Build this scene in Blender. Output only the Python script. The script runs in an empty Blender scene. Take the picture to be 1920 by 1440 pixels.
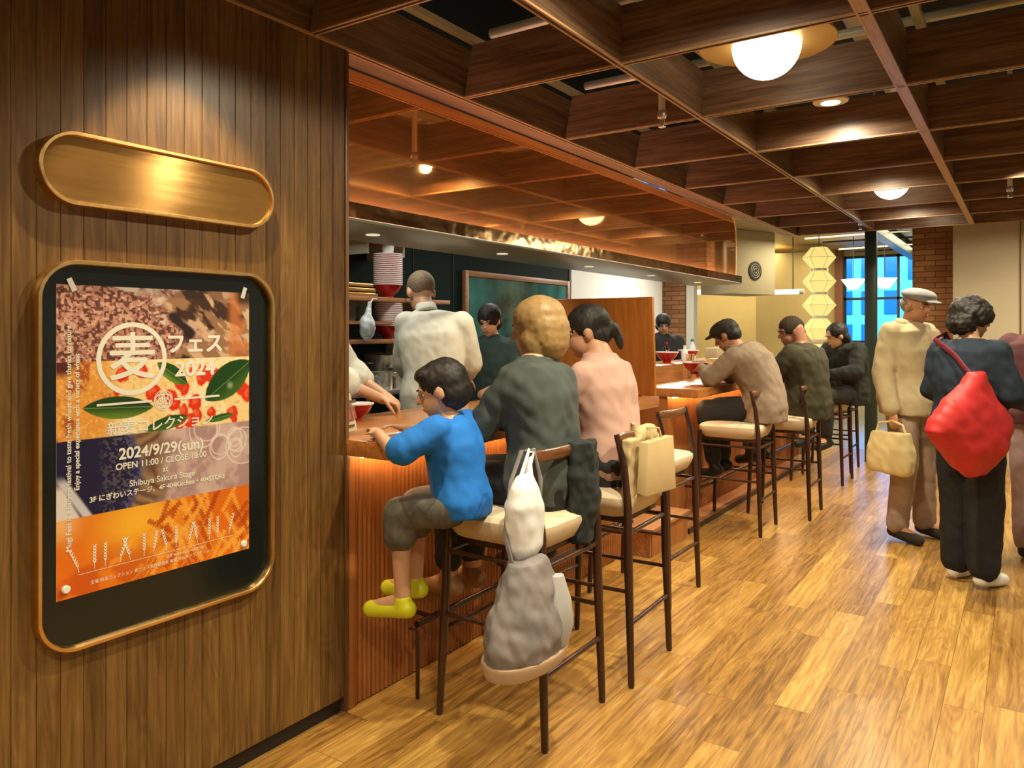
import bpy, bmesh, math, random
import numpy as np
from mathutils import Vector, Matrix, noise
S = bpy.context.scene
COL = S.collection
PI = math.pi
random.seed(7)

# ---------------- camera ----------------
YAW = math.atan(965/1437)
cd = bpy.data.cameras.new('camera'); cam = bpy.data.objects.new('camera', cd); COL.objects.link(cam)
cd.sensor_fit = 'HORIZONTAL'; cd.sensor_width = 36; cd.lens = 36*1437/1920
cd.shift_y = -100/1920
cd.clip_start = 0.05
cam.location = (0, 0, 1.4)
cam.rotation_euler = (PI/2, 0, YAW)
S.camera = cam
# ---------------- world / exposure ----------------
S.view_settings.view_transform = 'Standard'; S.view_settings.look = 'None'
S.view_settings.gamma = 1; S.view_settings.use_curve_mapping = False
S.view_settings.exposure = 0.4
w = bpy.data.worlds.new('world'); S.world = w; w.use_nodes = True
w.node_tree.nodes['Background'].inputs[0].default_value = (1.0, .84, .62, 1)
w.node_tree.nodes['Background'].inputs[1].default_value = 0.27

WARM = (1.0, .78, .46)
WARM2 = (1.0, .86, .60)
def lamp(name, typ, loc, energy, color=WARM2, rot=None, target=None, **k):
    d = bpy.data.lights.new(name, typ); o = bpy.data.objects.new(name, d); COL.objects.link(o)
    o.location = loc; d.energy = energy; d.color = color
    if rot: o.rotation_euler = rot
    if target is not None:
        o.rotation_euler = (Vector(target)-Vector(loc)).to_track_quat('-Z', 'Y').to_euler()
    for a, b in k.items(): setattr(d, a, b)
    return o
# wall washer over the brass plaque and the poster
lamp('wall_wash_light', 'SPOT', (-1.80, 1.28, 2.52), 52, WARM, target=(-1.82, 1.36, 1.2), spot_size=math.radians(72), spot_blend=.35, shadow_soft_size=.012)
# downlights in the coffers
for (x, y, e) in [(-.84, 4.20, 95), (-.88, 5.82, 80), (-.88, 7.50, 85), (-.88, 2.12, 85), (.0, .5, 60), (.0, 2.3, 66), (.0, 4.1, 56), (.0, 6.0, 46), (1.3, 3.2, 50), (1.3, 5.2, 45), (-.9, -.4, 60)]:
    lamp('coffer_downlight', 'SPOT', (x, y, 2.56), e*1.45, WARM2, rot=(0, 0, 0), spot_size=math.radians(170 if x < -.5 else 112), spot_blend=(1.0 if x < -.5 else .35), shadow_soft_size=.035)
# kitchen lights and one added fill
for (x, y) in [(-3.0, 2.9), (-3.0, 4.6), (-3.0, 6.6)]:
    lamp('kitchen_light_and_fill', 'AREA', (x, y, 2.30), 10, (1, .93, .80), shape='RECTANGLE', size=.25, size_y=1.1)
lamp('kitchen_light_and_fill', 'AREA', (-3.2, 8.2, 2.30), 26, (1, .95, .85), shape='RECTANGLE', size=.25, size_y=1.1)  # added fill to brighten the white kitchen wall, has no fixture
# far zone
lamp('lobby_light_and_fill', 'AREA', (-1.9, 11.2, 2.60), 75, (1, .86, .55), shape='RECTANGLE', size=1.5, size_y=3)
lamp('lobby_light_and_fill', 'AREA', (-4.2, 12.3, 2.65), 55, (1, .86, .55), shape='RECTANGLE', size=2, size_y=1)  # added fill for the shaded wall around the ventilation box, no fixture
lamp('lobby_light_and_fill', 'AREA', (.8, 8.0, 2.40), 45, (1, .84, .6), shape='RECTANGLE', size=1.2, size_y=.8)

# ---------------- mesh helpers ----------------
def V(*a): return Vector(a[0] if len(a) == 1 else a)
class MB:
    def __init__(s): s.v = []; s.f = []; s.m = []; s.mi = 0
    def add(s, vs, fs):
        o = len(s.v); s.v += [tuple(p) for p in vs]; s.f += [tuple(i+o for i in f) for f in fs]; s.m += [s.mi]*len(fs)
        return s
    def box(s, x0, x1, y0, y1, z0, z1, rz=0, c=None):
        vs = [(x, y, z) for x in (x0, x1) for y in (y0, y1) for z in (z0, z1)]
        if rz:
            if c is None: c = ((x0+x1)/2, (y0+y1)/2)
            a, b = math.cos(rz), math.sin(rz)
            vs = [(c[0]+(x-c[0])*a-(y-c[1])*b, c[1]+(x-c[0])*b+(y-c[1])*a, z) for x, y, z in vs]
        return s.add(vs, [(0, 1, 3, 2), (4, 6, 7, 5), (0, 4, 5, 1), (2, 3, 7, 6), (0, 2, 6, 4), (1, 5, 7, 3)])
    def ring_loft(s, rings, cap=True, closed=False):
        n = len(rings[0]); vs = [p for r in rings for p in r]; fs = []
        R = len(rings)
        for i in range(R-1 if not closed else R):
            j = (i+1) % R
            for k in range(n):
                l = (k+1) % n
                fs.append((i*n+k, i*n+l, j*n+l, j*n+k))
        if cap and not closed:
            fs.append(tuple(range(n))[::-1]); fs.append(tuple((R-1)*n+k for k in range(n)))
        return s.add(vs, fs)
    def tube(s, pts, rad, n=12, cap=True, closed=False, flat=1.0, up=None):
        pts = [Vector(p) for p in pts]
        if not hasattr(rad, '__len__'): rad = [rad]*len(pts)
        rings = []; prev = None
        for i, p in enumerate(pts):
            if closed: t = pts[(i+1) % len(pts)]-pts[i-1]
            else: t = pts[min(i+1, len(pts)-1)]-pts[max(i-1, 0)]
            t.normalize()
            if prev is None:
                a = Vector(up) if up else (Vector((0, 0, 1)) if abs(t.z) < .9 else Vector((1, 0, 0)))
                u = (a-t*a.dot(t)).normalized()
            else:
                u = (prev-t*prev.dot(t)).normalized()
            prev = u; v = t.cross(u)
            rings.append([p+(u*math.cos(2*PI*k/n)*rad[i]+v*math.sin(2*PI*k/n)*rad[i]*flat) for k in range(n)])
        return s.ring_loft(rings, cap, closed)
    def lathe(s, prof, c=(0, 0, 0), n=32, cap=True, sx=1, sy=1):
        rings = [[(c[0]+r*sx*math.cos(2*PI*k/n), c[1]+r*sy*math.sin(2*PI*k/n), c[2]+z) for k in range(n)] for r, z in prof]
        return s.ring_loft(rings, cap)
    def caps(s, a, ra, b, rb, n=14, h=4):
        a, b = Vector(a), Vector(b); t = (b-a); L = t.length
        if L < 1e-6: t = Vector((0, 0, 1))
        t.normalize()
        pts = []; rad = []
        for i in range(h):
            q = PI/2*(i+.15)/h; pts.append(a-t*ra*math.cos(q)); rad.append(ra*math.sin(q))
        pts.append(a); rad.append(ra); pts.append(b if L > 1e-6 else a+t*1e-4); rad.append(rb)
        for i in range(h)[::-1]:
            q = PI/2*(i+.15)/h; pts.append(pts[h+1]*1 if False else b+t*rb*math.cos(q)); rad.append(rb*math.sin(q))
        u0 = Vector((0, 0, 1)) if abs(t.z) < .9 else Vector((1, 0, 0))
        u = (u0-t*u0.dot(t)).normalized(); v = t.cross(u)
        rings = [[p+(u*math.cos(2*PI*k/n)+v*math.sin(2*PI*k/n))*r for k in range(n)] for p, r in zip(pts, rad)]
        return s.ring_loft(rings)
    def ell(s, c, r, M=None, nu=18, nv=12):
        c = Vector(c); rings = []
        for j in range(nv+1):
            q = PI*(j+.0)/nv; q = min(max(q, .06), PI-.06)
            ring = []
            for k in range(nu):
                a = 2*PI*k/nu
                p = Vector((r[0]*math.sin(q)*math.cos(a), r[1]*math.sin(q)*math.sin(a), -r[2]*math.cos(q)))
                if M: p = M @ p
                ring.append(c+p)
            rings.append(ring)
        return s.ring_loft(rings)
    def mesh(s, name):
        me = bpy.data.meshes.new(name); me.from_pydata(s.v, [], s.f); me.update(); return me
    def build(s, name, mat, parent=None, smooth=True, bevel=0, label=None, cat=None, group=None, kind=None, seg=2, wn=False, fix=False):
        off = Vector((0, 0, 0)); p = parent
        while p is not None: off = off+p.location; p = p.parent
        loc = Vector((0, 0, 0))
        if parent is None and kind != 'structure':
            a = np.array(s.v); loc = Vector(((a[:, 0].min()+a[:, 0].max())/2, (a[:, 1].min()+a[:, 1].max())/2, a[:, 2].min()))
            off = loc
        s.v = [(x-off.x, y-off.y, z-off.z) for x, y, z in s.v]
        me = s.mesh(name)
        if fix:
            bm = bmesh.new(); bm.from_mesh(me); bmesh.ops.recalc_face_normals(bm, faces=bm.faces); bm.to_mesh(me); bm.free()
        mats = mat if isinstance(mat, (list, tuple)) else [mat]
        for m in mats: me.materials.append(m)
        if len(mats) > 1: me.polygons.foreach_set('material_index', s.m)
        if bevel:
            bm = bmesh.new(); bm.from_mesh(me)
            bmesh.ops.recalc_face_normals(bm, faces=bm.faces)
            es = [e for e in bm.edges if len(e.link_faces) == 2 and e.calc_face_angle(0) > .5]
            bmesh.ops.bevel(bm, geom=es, offset=bevel, segments=seg, affect='EDGES', profile=.5, clamp_overlap=True)
            bm.to_mesh(me); bm.free()
        if smooth:
            me.polygons.foreach_set('use_smooth', [True]*len(me.polygons)); me.set_sharp_from_angle(angle=math.radians(38))
        o = bpy.data.objects.new(name, me); COL.objects.link(o); o.location = loc
        if parent: o.parent = parent
        tag(o, label, cat, group, kind); return o
def tag(o, label=None, cat=None, group=None, kind=None):
    if label: o['label'] = label
    if cat: o['category'] = cat
    if group: o['group'] = group
    if kind: o['kind'] = kind
    return o
def thing(name, label, cat, loc=(0, 0, 0), group=None, rz=0):
    o = bpy.data.objects.new(name, None); COL.objects.link(o); o.location = loc; o.rotation_euler.z = rz; o.empty_display_size = .05
    return tag(o, label, cat, group)
def dup(o, loc=None, rz=None, label=None, parent=None, mats=None):
    c = o.copy(); COL.objects.link(c)
    if parent: c.parent = parent
    if loc is not None: c.location = loc
    if rz is not None: c.rotation_euler.z = rz
    if label: c['label'] = label
    for ch in list(o.children): dup(ch, parent=c)
    return c
def vox(mb, name, mat, parent, size=.009, it=4, noise_amp=0, noise_s=9, label=None):
    me = mb.mesh(name)
    bm = bmesh.new(); bm.from_mesh(me); bmesh.ops.recalc_face_normals(bm, faces=bm.faces); bm.to_mesh(me); bm.free()
    t = bpy.data.objects.new('tmp', me); COL.objects.link(t)
    r = t.modifiers.new('r', 'REMESH'); r.mode = 'VOXEL'; r.voxel_size = size
    sm = t.modifiers.new('s', 'SMOOTH'); sm.iterations = it; sm.factor = .6
    dg = bpy.context.evaluated_depsgraph_get(); ev = t.evaluated_get(dg)
    m2 = bpy.data.meshes.new_from_object(ev); m2.name = name
    bpy.data.objects.remove(t); bpy.data.meshes.remove(me)
    off = Vector((0, 0, 0)); p = parent
    while p is not None: off = off+p.location; p = p.parent
    n = len(m2.vertices); co = np.empty(n*3); m2.vertices.foreach_get('co', co); co = co.reshape(-1, 3)
    if noise_amp:
        no = np.empty(n*3); m2.vertices.foreach_get('normal', no); no = no.reshape(-1, 3)
        d = np.array([noise.noise(Vector((c[0]*noise_s, c[1]*noise_s, c[2]*noise_s*.7)))+.6*noise.noise(Vector((c[0]*noise_s*2.6+c[2]*9, c[1]*noise_s*2.6, c[2]*noise_s*2+3))) for c in co])
        co = co+no*(d*noise_amp)[:, None]
    co = co-np.array(off)
    m2.vertices.foreach_set('co', co.ravel())
    m2.polygons.foreach_set('use_smooth', [True]*len(m2.polygons))
    m2.materials.clear(); m2.materials.append(mat)
    o = bpy.data.objects.new(name, m2); COL.objects.link(o); o.parent = parent
    if label: o['label'] = label
    return o

# ---------------- materials ----------------
class NT:
    def __init__(s, name):
        m = bpy.data.materials.new(name); m.use_nodes = True; s.m = m; s.t = m.node_tree; s.b = s.t.nodes['Principled BSDF']
    def n(s, typ, **k):
        x = s.t.nodes.new(typ)
        for a, b in k.items(): setattr(x, a, b)
        return x
    def l(s, a, b): s.t.links.new(a, b)
    def math(s, op, a, b=None):
        x = s.n('ShaderNodeMath', operation=op)
        for i, q in enumerate((a, b)):
            if q is None: continue
            if isinstance(q, (int, float)): x.inputs[i].default_value = q
            else: s.l(q, x.inputs[i])
        return x.outputs[0]
    def coord(s, world=False):
        if world: return s.n('ShaderNodeNewGeometry').outputs['Position']
        return s.n('ShaderNodeTexCoord').outputs['Object']
    def noise(s, vec, scale=(1, 1, 1), sc=1, det=4, rough=.55, dist=0):
        mp = s.n('ShaderNodeMapping'); s.l(vec, mp.inputs[0]); mp.inputs['Scale'].default_value = scale
        x = s.n('ShaderNodeTexNoise'); s.l(mp.outputs[0], x.inputs[0]); x.inputs['Scale'].default_value = sc
        x.inputs['Detail'].default_value = det; x.inputs['Roughness'].default_value = rough; x.inputs['Distortion'].default_value = dist
        return x.outputs[0]
    def ramp(s, fac, stops):
        x = s.n('ShaderNodeValToRGB'); e = x.color_ramp.elements
        while len(e) < len(stops): e.new(.5)
        for i, (p, c) in enumerate(stops): e[i].position = p; e[i].color = (*c, 1)
        s.l(fac, x.inputs[0]); return x.outputs[0]
    def mix(s, fac, a, b, typ='MIX'):
        x = s.n('ShaderNodeMix', data_type='RGBA', blend_type=typ)
        for i, q in ((0, fac), (6, a), (7, b)):
            if isinstance(q, (int, float)): x.inputs[i].default_value = q
            elif isinstance(q, tuple): x.inputs[i].default_value = (*q, 1)
            else: s.l(q, x.inputs[i])
        return x.outputs[2]
    def bump(s, h, st=.2, d=.002):
        x = s.n('ShaderNodeBump'); x.inputs['Strength'].default_value = st; x.inputs['Distance'].default_value = d
        s.l(h, x.inputs['Height']); s.l(x.outputs[0], s.b.inputs['Normal'])
def mat(name, c, rough=.5, metal=0, nz=.0, spec=.5, coat=0, nscale=14, bump=0, sheen=0, emit=None, es=0, trans=0, ior=1.45, alpha=1):
    N = NT(name); b = N.b
    b.inputs['Roughness'].default_value = rough; b.inputs['Metallic'].default_value = metal
    b.inputs['Specular IOR Level'].default_value = spec; b.inputs['Coat Weight'].default_value = coat
    b.inputs['Coat Roughness'].default_value = .15
    if sheen: b.inputs['Sheen Weight'].default_value = sheen
    if nz or bump:
        f = N.noise(N.coord(), (1, 1, 1), nscale, 4)
        lo = tuple(max(0, x*(1-nz)) for x in c); hi = tuple(min(1, x*(1+nz)) for x in c)
        N.l(N.ramp(f, [(.3, lo), (.7, hi)]), b.inputs['Base Color'])
        if bump: N.bump(f, bump, .004)
    else: b.inputs['Base Color'].default_value = (*c, 1)
    if emit: b.inputs['Emission Color'].default_value = (*emit, 1); b.inputs['Emission Strength'].default_value = es
    if trans: b.inputs['Transmission Weight'].default_value = trans; b.inputs['IOR'].default_value = ior
    return N.m
def wood(name, dark, light, axis='Y', rough=.4, fine=90, coat=0, world=False, broad=5):
    N = NT(name); vec = N.coord(world)
    k = {'X': (.05, 1, 1), 'Y': (1, .05, 1), 'Z': (1, 1, .05)}[axis]
    f = N.noise(vec, k, fine, 5, .6, .3); g = N.noise(vec, tuple(a if a < 1 else 1 for a in k), broad*3, 3, .5, .8)
    h = N.math('ADD', N.math('MULTIPLY', f, .55), N.math('MULTIPLY', g, .45))
    N.l(N.ramp(h, [(.40, dark), (.5, tuple((a+b)/2 for a, b in zip(dark, light))), (.60, light)]), N.b.inputs['Base Color'])
    N.b.inputs['Roughness'].default_value = rough; N.b.inputs['Coat Weight'].default_value = coat; N.b.inputs['Coat Roughness'].default_value = .2
    N.bump(f, .08, .001)
    return N.m
def planks(name, pw, pl, wax, lax, gax, cols, rough, seam, groove, gr_col, seed=0, spread=(1, 1), coat=0, fine=60, streak=0, rw=.24):
    """boards across axis wax (width pw) running along lax (length pl; 0 = endless); colour differs board by board"""
    N = NT(name); pos = N.coord(True); sp = N.n('ShaderNodeSeparateXYZ'); N.l(pos, sp.inputs[0])
    a = N.math('DIVIDE', sp.outputs[wax], pw); row = N.math('FLOOR', a); fr = N.math('FRACT', a)
    cx = N.n('ShaderNodeCombineXYZ'); N.l(row, cx.inputs[0]); cx.inputs[1].default_value = seed
    wn = N.n('ShaderNodeTexWhiteNoise', noise_dimensions='2D'); N.l(cx.outputs[0], wn.inputs['Vector'])
    e1 = N.math('LESS_THAN', N.math('MINIMUM', fr, N.math('SUBTRACT', 1, fr)), groove)
    edge = e1
    if pl:
        b = N.math('DIVIDE', N.math('ADD', sp.outputs[lax], N.math('MULTIPLY', wn.outputs[0], pl*3)), pl)
        idx = N.math('FLOOR', b); fb = N.math('FRACT', b)
        c2 = N.n('ShaderNodeCombineXYZ'); N.l(row, c2.inputs[0]); N.l(idx, c2.inputs[1]); c2.inputs[2].default_value = seed
        w2 = N.n('ShaderNodeTexWhiteNoise', noise_dimensions='3D'); N.l(c2.outputs[0], w2.inputs['Vector']); rnd = w2.outputs[0]
        e2 = N.math('LESS_THAN', N.math('MINIMUM', fb, N.math('SUBTRACT', 1, fb)), .0012/pl)
        edge = N.math('MAXIMUM', e1, e2)
    else: rnd = wn.outputs[0]
    # grain, shifted per board
    sh = N.n('ShaderNodeVectorMath', operation='ADD'); N.l(pos, sh.inputs[0])
    c3 = N.n('ShaderNodeCombineXYZ')
    for i in range(3): N.l(N.math('MULTIPLY', rnd, 7.3+i*3.1), c3.inputs[i])
    N.l(c3.outputs[0], sh.inputs[1])
    k = [1, 1, 1]; k[gax] = .045
    f = N.noise(sh.outputs[0], tuple(k), fine, 5, .65, .4)
    k2 = [1, 1, 1]; k2[gax] = .13
    g = N.noise(sh.outputs[0], tuple(k2), 9, 2, .5, 1.2)
    # cathedral rings
    ring = N.math('FRACT', N.math('MULTIPLY', g, 9)); ring = N.math('ABSOLUTE', N.math('SUBTRACT', ring, .5))
    h = N.math('ADD', N.math('ADD', N.math('MULTIPLY', N.math('ADD', N.math('MULTIPLY', N.math('SUBTRACT', f, .5), 1.5), .5), .55), N.math('MULTIPLY', ring, .22)), N.math('ADD', N.math('MULTIPLY', rnd, rw), (.34-rw)/2))
    col = N.ramp(h, [(.28, cols[0]), (.45, cols[1]), (.60, cols[2]), (.75, cols[3])])
    col = N.mix(edge, col, gr_col)
    N.l(col, N.b.inputs['Base Color']); N.b.inputs['Roughness'].default_value = rough
    N.b.inputs['Coat Weight'].default_value = coat; N.b.inputs['Coat Roughness'].default_value = .25
    N.bump(N.math('SUBTRACT', N.math('MULTIPLY', f, .15), edge), .25, .0012)
    return N.m
M = {}
M['floor'] = planks('oak_floor', .131, 1.15, 0, 1, 1, [(.15, .072, .016), (.32, .165, .036), (.44, .25, .060), (.60, .38, .10)], .34, 0, .008, (.16, .075, .018), 3, coat=.15)
M['wall'] = planks('walnut_wall_boards', .0587, 0, 1, 2, 2, [(.058, .028, .007), (.118, .058, .014), (.17, .088, .022), (.235, .13, .036)], .38, 0, .0, (.055, .022, .008), 5, coat=.1, rw=.16)
M['beamY'] = wood('walnut_beam', (.10, .053, .029), (.23, .135, .075), 'Y', .42, 80)
M['beamX'] = wood('walnut_cross_beam', (.11, .056, .032), (.27, .155, .09), 'X', .42, 80)
M['beamlip'] = wood('beam_edge_strip', (.34, .20, .095), (.48, .30, .14), 'Y', .35, 60)
M['beamgap'] = mat('beam_shadow_gap', (.035, .015, .008), .5)
M['counter'] = wood('counter_top_wood', (.34, .125, .03), (.52, .215, .06), 'Y', .28, 60, .3)
M['slat'] = wood('counter_rib_wood', (.30, .10, .022), (.38, .138, .034), 'Z', .38, 40, .1)
M['flap'] = wood('counter_flap_wood', (.36, .12, .016), (.48, .18, .030), 'Z', .35, 40, .1)
M['step'] = wood('step_wood', (.28, .12, .045), (.42, .20, .08), 'Y', .4, 50)
M['stool'] = wood('stool_dark_wood', (.020, .007, .005), (.055, .019, .011), 'Z', .3, 50, .1)
M['stoolback'] = wood('stool_back_wood', (.10, .038, .012), (.22, .09, .03), 'Y', .3, 50, .3)
M['cushion'] = mat('cream_upholstery', (.66, .54, .37), .55, nz=.05, nscale=5)
M['black'] = mat('black_paint', (.008, .008, .008), .5)
M['darkgreen'] = mat('dark_green_wall', (.004, .014, .010), .65, spec=.12)
M['greycol'] = mat('dark_green_steel', (.018, .035, .026), .4)
M['steel'] = mat('stainless_steel', (.72, .70, .65), .22, .8)
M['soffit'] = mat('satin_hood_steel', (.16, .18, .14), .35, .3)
M['galv'] = mat('galvanised_steel', (.58, .58, .48), .4, .2)
M['white'] = mat('white_paint', (.8, .8, .76), .5)
M['whiteplastic'] = mat('white_plastic', (.75, .78, .80), .35)
M['red'] = mat('red_lacquer', (.42, .008, .012), .18)
M['bowlin'] = mat('white_bowl_glaze', (.8, .74, .74), .25)
M['glass'] = mat('clear_glass', (.95, .97, .97), .03, trans=1, ior=1.1)
M['darkplinth'] = mat('dark_kick_plinth', (.03, .018, .012), .4)
def copper():
    N = NT('copper_tinted_mirror'); b = N.b
    b.inputs['Metallic'].default_value = .86
    f = N.noise(N.coord(True), (1, .5, 1), 2.2, 3)
    N.l(N.ramp(f, [(.3, (.85, .42, .14)), (.7, (.97, .54, .22))]), b.inputs['Base Color'])
    N.l(N.ramp(N.noise(N.coord(True), (1, 1, 1), 1.6, 4), [(.35, (.02,)*3), (.7, (.06,)*3)]), b.inputs['Roughness'])
    return N.m
M['copper'] = copper()
def bronze(name, a, b_, r0, r1, brush='Y', rip=0):
    N = NT(name); b = N.b; b.inputs['Metallic'].default_value = 1
    k = (1, .06, 1) if brush == 'Y' else (1, 1, 1)
    f = N.noise(N.coord(True), k, 60, 4); g = N.noise(N.coord(True), (1, 1, 1), 5, 4, .6, .6)
    N.l(N.ramp(g, [(.3, a), (.7, b_)]), b.inputs['Base Color'])
    N.l(N.ramp(f, [(.3, (r0,)*3), (.7, (r1,)*3)]), b.inputs['Roughness'])
    if rip: N.bump(N.noise(N.coord(True), (1, 1, 1), 7, 2), rip, .02)
    else:
        b.inputs['Anisotropic'].default_value = .9 if brush == 'Y' else 0
        tv = N.n('ShaderNodeCombineXYZ'); tv.inputs[2].default_value = 1; N.l(tv.outputs[0], b.inputs['Tangent'])
    return N.m
M['brass'] = bronze('brushed_brass', (.50, .28, .085), (.62, .36, .12), .15, .20)
M['brass'].node_tree.nodes['Principled BSDF'].inputs['Metallic'].default_value = .8
M['brass_rim'] = bronze('aged_brass_rim', (.70, .44, .16), (.85, .58, .25), .28, .38, brush='')
M['bronze'] = bronze('rippled_bronze_strip', (.34, .22, .10), (.55, .38, .20), .10, .16, rip=.2)
M['globe'] = mat('lit_opal_glass', (.9, .85, .7), .4, emit=(1, .93, .68), es=3.2)
M['dish'] = mat('gold_lamp_dish', (.62, .40, .13), .4, .35)
M['led'] = mat('led_strip', (1, .8, .7), .5, emit=(1, .58, .46), es=22)
M['lampface'] = mat('lit_lamp_lens', (1, .9, .7), .5, emit=(1, .85, .6), es=9)
# ================= SETTING =================
def struct(name, mb, m, **k): return mb.build(name, m, kind='structure', **k)
struct('floor', MB().box(-2.10, 5, -4, 9.8, -.05, 0), M['floor'])
M['stone'] = mat('grey_stone_floor', (.30, .31, .27), .22, nz=.15, nscale=4)
struct('floor_lobby', MB().box(-7, 5, 9.8, 17, -.05, 0), M['stone'])
M['kfloor'] = mat('kitchen_floor_tile', (.12, .10, .08), .5, nz=.1)
struct('floor_kitchen', MB().box(-4.2, -2.12, -1, 9.8, -.05, .12), M['kfloor'])
wl = MB(); wl.box(-2.22, -2.092, -2.5, 1.994, .055, 2.66)
k = -42
while k*.0587 < 1.98:
    wl.box(-2.095, -2.08, k*.0587+.0004, min((k+1)*.0587-.0004, 1.994), .055, 2.66); k += 1
struct('wall_left', wl, M['wall'], bevel=.0013, seg=1, smooth=False)
struct('baseboard_left', MB().box(-2.20, -2.095, -2.5, 1.98, 0, .055), M['black'])
M['edge'] = wood('wall_end_strip', (.10, .045, .02), (.20, .095, .04), 'Z', .35)
struct('trim_1', MB().box(-2.24, -2.074, 1.995, 2.012, .0, 2.43), M['edge'], bevel=.003)
# coffered ceiling
XB = [-2.082, -1.315, -.440, .435, 1.31, 2.185, 3.06, 3.935]
YB = [-2.51, -1.64, -.77, .10, .97, 1.83, 2.71, 3.60, 4.48, 5.34, 6.19, 7.04, 7.87, 8.65]
Z0, Z1 = 2.430, 2.655
for x in XB:
    t = .016 if x != -.44 else .023
    m = MB(); m.box(x-t+.001, x+t-.001, -2.6, 8.67, Z0+.005, Z1); m.mi = 1
    m.box(x-t, x-t+.009, -2.6, 8.67, Z0, Z0+.008); m.box(x+t-.009, x+t, -2.6, 8.67, Z0, Z0+.008)
    if x == -.44: m.box(x-t+.009, x+t-.009, -2.6, 8.67, Z0+.001, Z0+.006)
    m.mi = 2; m.box(x-t+.009, x+t-.009, -2.6, 8.67, Z0+.003, Z0+.005)
    struct('ceiling_beam', m, [M['beamY'], M['beamlip'], M['beamgap']], smooth=False)
for y in YB:
    t = .014; m = MB(); xa, xb = -2.064, 3.93
    m.add([(xa, y-t, Z0+.006), (xa+.045, y-t, Z1), (xb, y-t, Z0+.006), (xb, y-t, Z1), (xa, y+t, Z0+.006), (xa+.045, y+t, Z1), (xb, y+t, Z0+.006), (xb, y+t, Z1)],
          [(0, 2, 3, 1), (4, 5, 7, 6), (0, 1, 5, 4), (2, 6, 7, 3), (0, 4, 6, 2), (1, 3, 7, 5)])
    m.mi = 1; m.box(xa, xb, y-t-.001, y-t+.007, Z0+.001, Z0+.008); m.box(xa, xb, y+t-.007, y+t+.001, Z0+.001, Z0+.008)
    m.mi = 2; m.box(xa, xb, y-t+.007, y+t-.007, Z0+.004, Z0+.0062)
    struct('ceiling_cross_beam', m, [M['beamX'], M['beamlip'], M['beamgap']], smooth=False)
struct('ceiling', MB().box(-4.6, 5, -4, 9.0, 3.35, 3.45), mat('plenum_black', (.012, .012, .011), .8))
# services above the grid
for y in YB[4:]:
    for dy, z, r in ((.10, 2.735, .022),):
        t = MB().tube([(-2.0, y+dy, z), (3.9, y+dy, z)], r, 10)
        tag(t.build('ceiling_conduit', M['galv']), 'pale conduit tube lying across the ceiling grid above cross beams', 'pipe', 'conduits above the ceiling grid')
for x in (-2.035, -1.40, -1.24, -.37, .50):
    m = MB(); m.box(x-.018, x+.018, -2.4, 8.6, 2.672, 2.676); m.box(x-.018, x-.014, -2.4, 8.6, 2.676, 2.70); m.box(x+.014, x+.018, -2.4, 8.6, 2.676, 2.70)
    m.build('ceiling_channel', M['galv'], label='long steel support channel resting over a ceiling beam', cat='metal rail', group='steel channels above the ceiling grid')
for i, (x, z, r) in enumerate([(-1.78, 2.95, .07), (-.70, 3.02, .09), (.1, 2.9, .05)]):
    t = thing('ceiling_duct', ['slim round duct in the dark void above the counter side coffers', 'thick round duct in the dark void above the globe lamps', 'thin pipe in the dark void above the right coffers'][i], 'duct', (x, 3, z))
    MB().tube([(x, -2, z), (x, 8.5, z)], r, 18).build('duct_tube', M['galv'], t)
    for k in range(9): MB().tube([(x, -1+k*1.05, z+r), (x, -1+k*1.05, 3.35)], .004, 6).build('hanger_rod', M['galv'], t)
M['hoodlens'] = mat('hood_lamp_lens', (.6, .6, .5), .4, emit=(1, .85, .6), es=.5)
# ---------------- copper mirror fascia over the bar ----------------
HY0, HY1 = 2.012, 6.93
hd = thing('bar_hood', 'long copper mirrored fascia hanging over the bar counter with bronze lip', 'range hood', (-2.3, HY0, 1.84))
R_ = .13; pts = [(HY0, 1.905), (HY1, 1.905), (HY1, 2.425-R_)]+[(HY1-R_+R_*math.cos(a*PI/16), 2.425-R_+R_*math.sin(a*PI/16)) for a in range(1, 9)]+[(HY0, 2.425)]
MB().ring_loft([[(-2.2, y, z) for y, z in pts], [(-2.215, y, z) for y, z in pts]]).build('mirror_panel', M['copper'], hd, smooth=False, fix=True)
MB().tube([(-2.2, y, z) for y, z in pts[1:-1]], .007, 8).build('panel_edge_trim', M['brass_rim'], hd)
MB().box(-2.198, -2.0985, HY0, HY1+1.7, 2.432, 2.64).build('top_filler', M['beamY'], hd)
MB().box(-2.60, -2.216, HY0, HY1, 1.86, 2.43).build('hood_box', M['black'], hd)
m = MB(); ys = np.linspace(HY0, HY1+.02, 160); rr = random.Random(3)
rings = [[(-2.150, y, 1.835), (-2.150, y, 1.895), (-2.156, y, 1.895), (-2.156, y, 1.835)] for y in ys]
m.ring_loft(rings).build('front_lip', M['bronze'], hd, smooth=False, fix=True)
MB().box(-2.196, -2.166, HY0, HY1, 1.868, 1.873).build('led_strip', M['led'], hd)
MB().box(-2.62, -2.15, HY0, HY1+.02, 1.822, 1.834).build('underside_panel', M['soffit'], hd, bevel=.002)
for k in range(5):
    y = 2.45+k*1.0
    MB().lathe([(.032, -.004), (.03, 0), (.02, 0.001)], (-2.38, y, 1.822), 20).build('downlight_lens', M['hoodlens'], hd)
    lamp('hood_downlight', 'SPOT', (-2.38, y, 1.81), 9, (1, .84, .6), rot=(0, 0, 0), spot_size=math.radians(110), spot_blend=.5, shadow_soft_size=.03)
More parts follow.
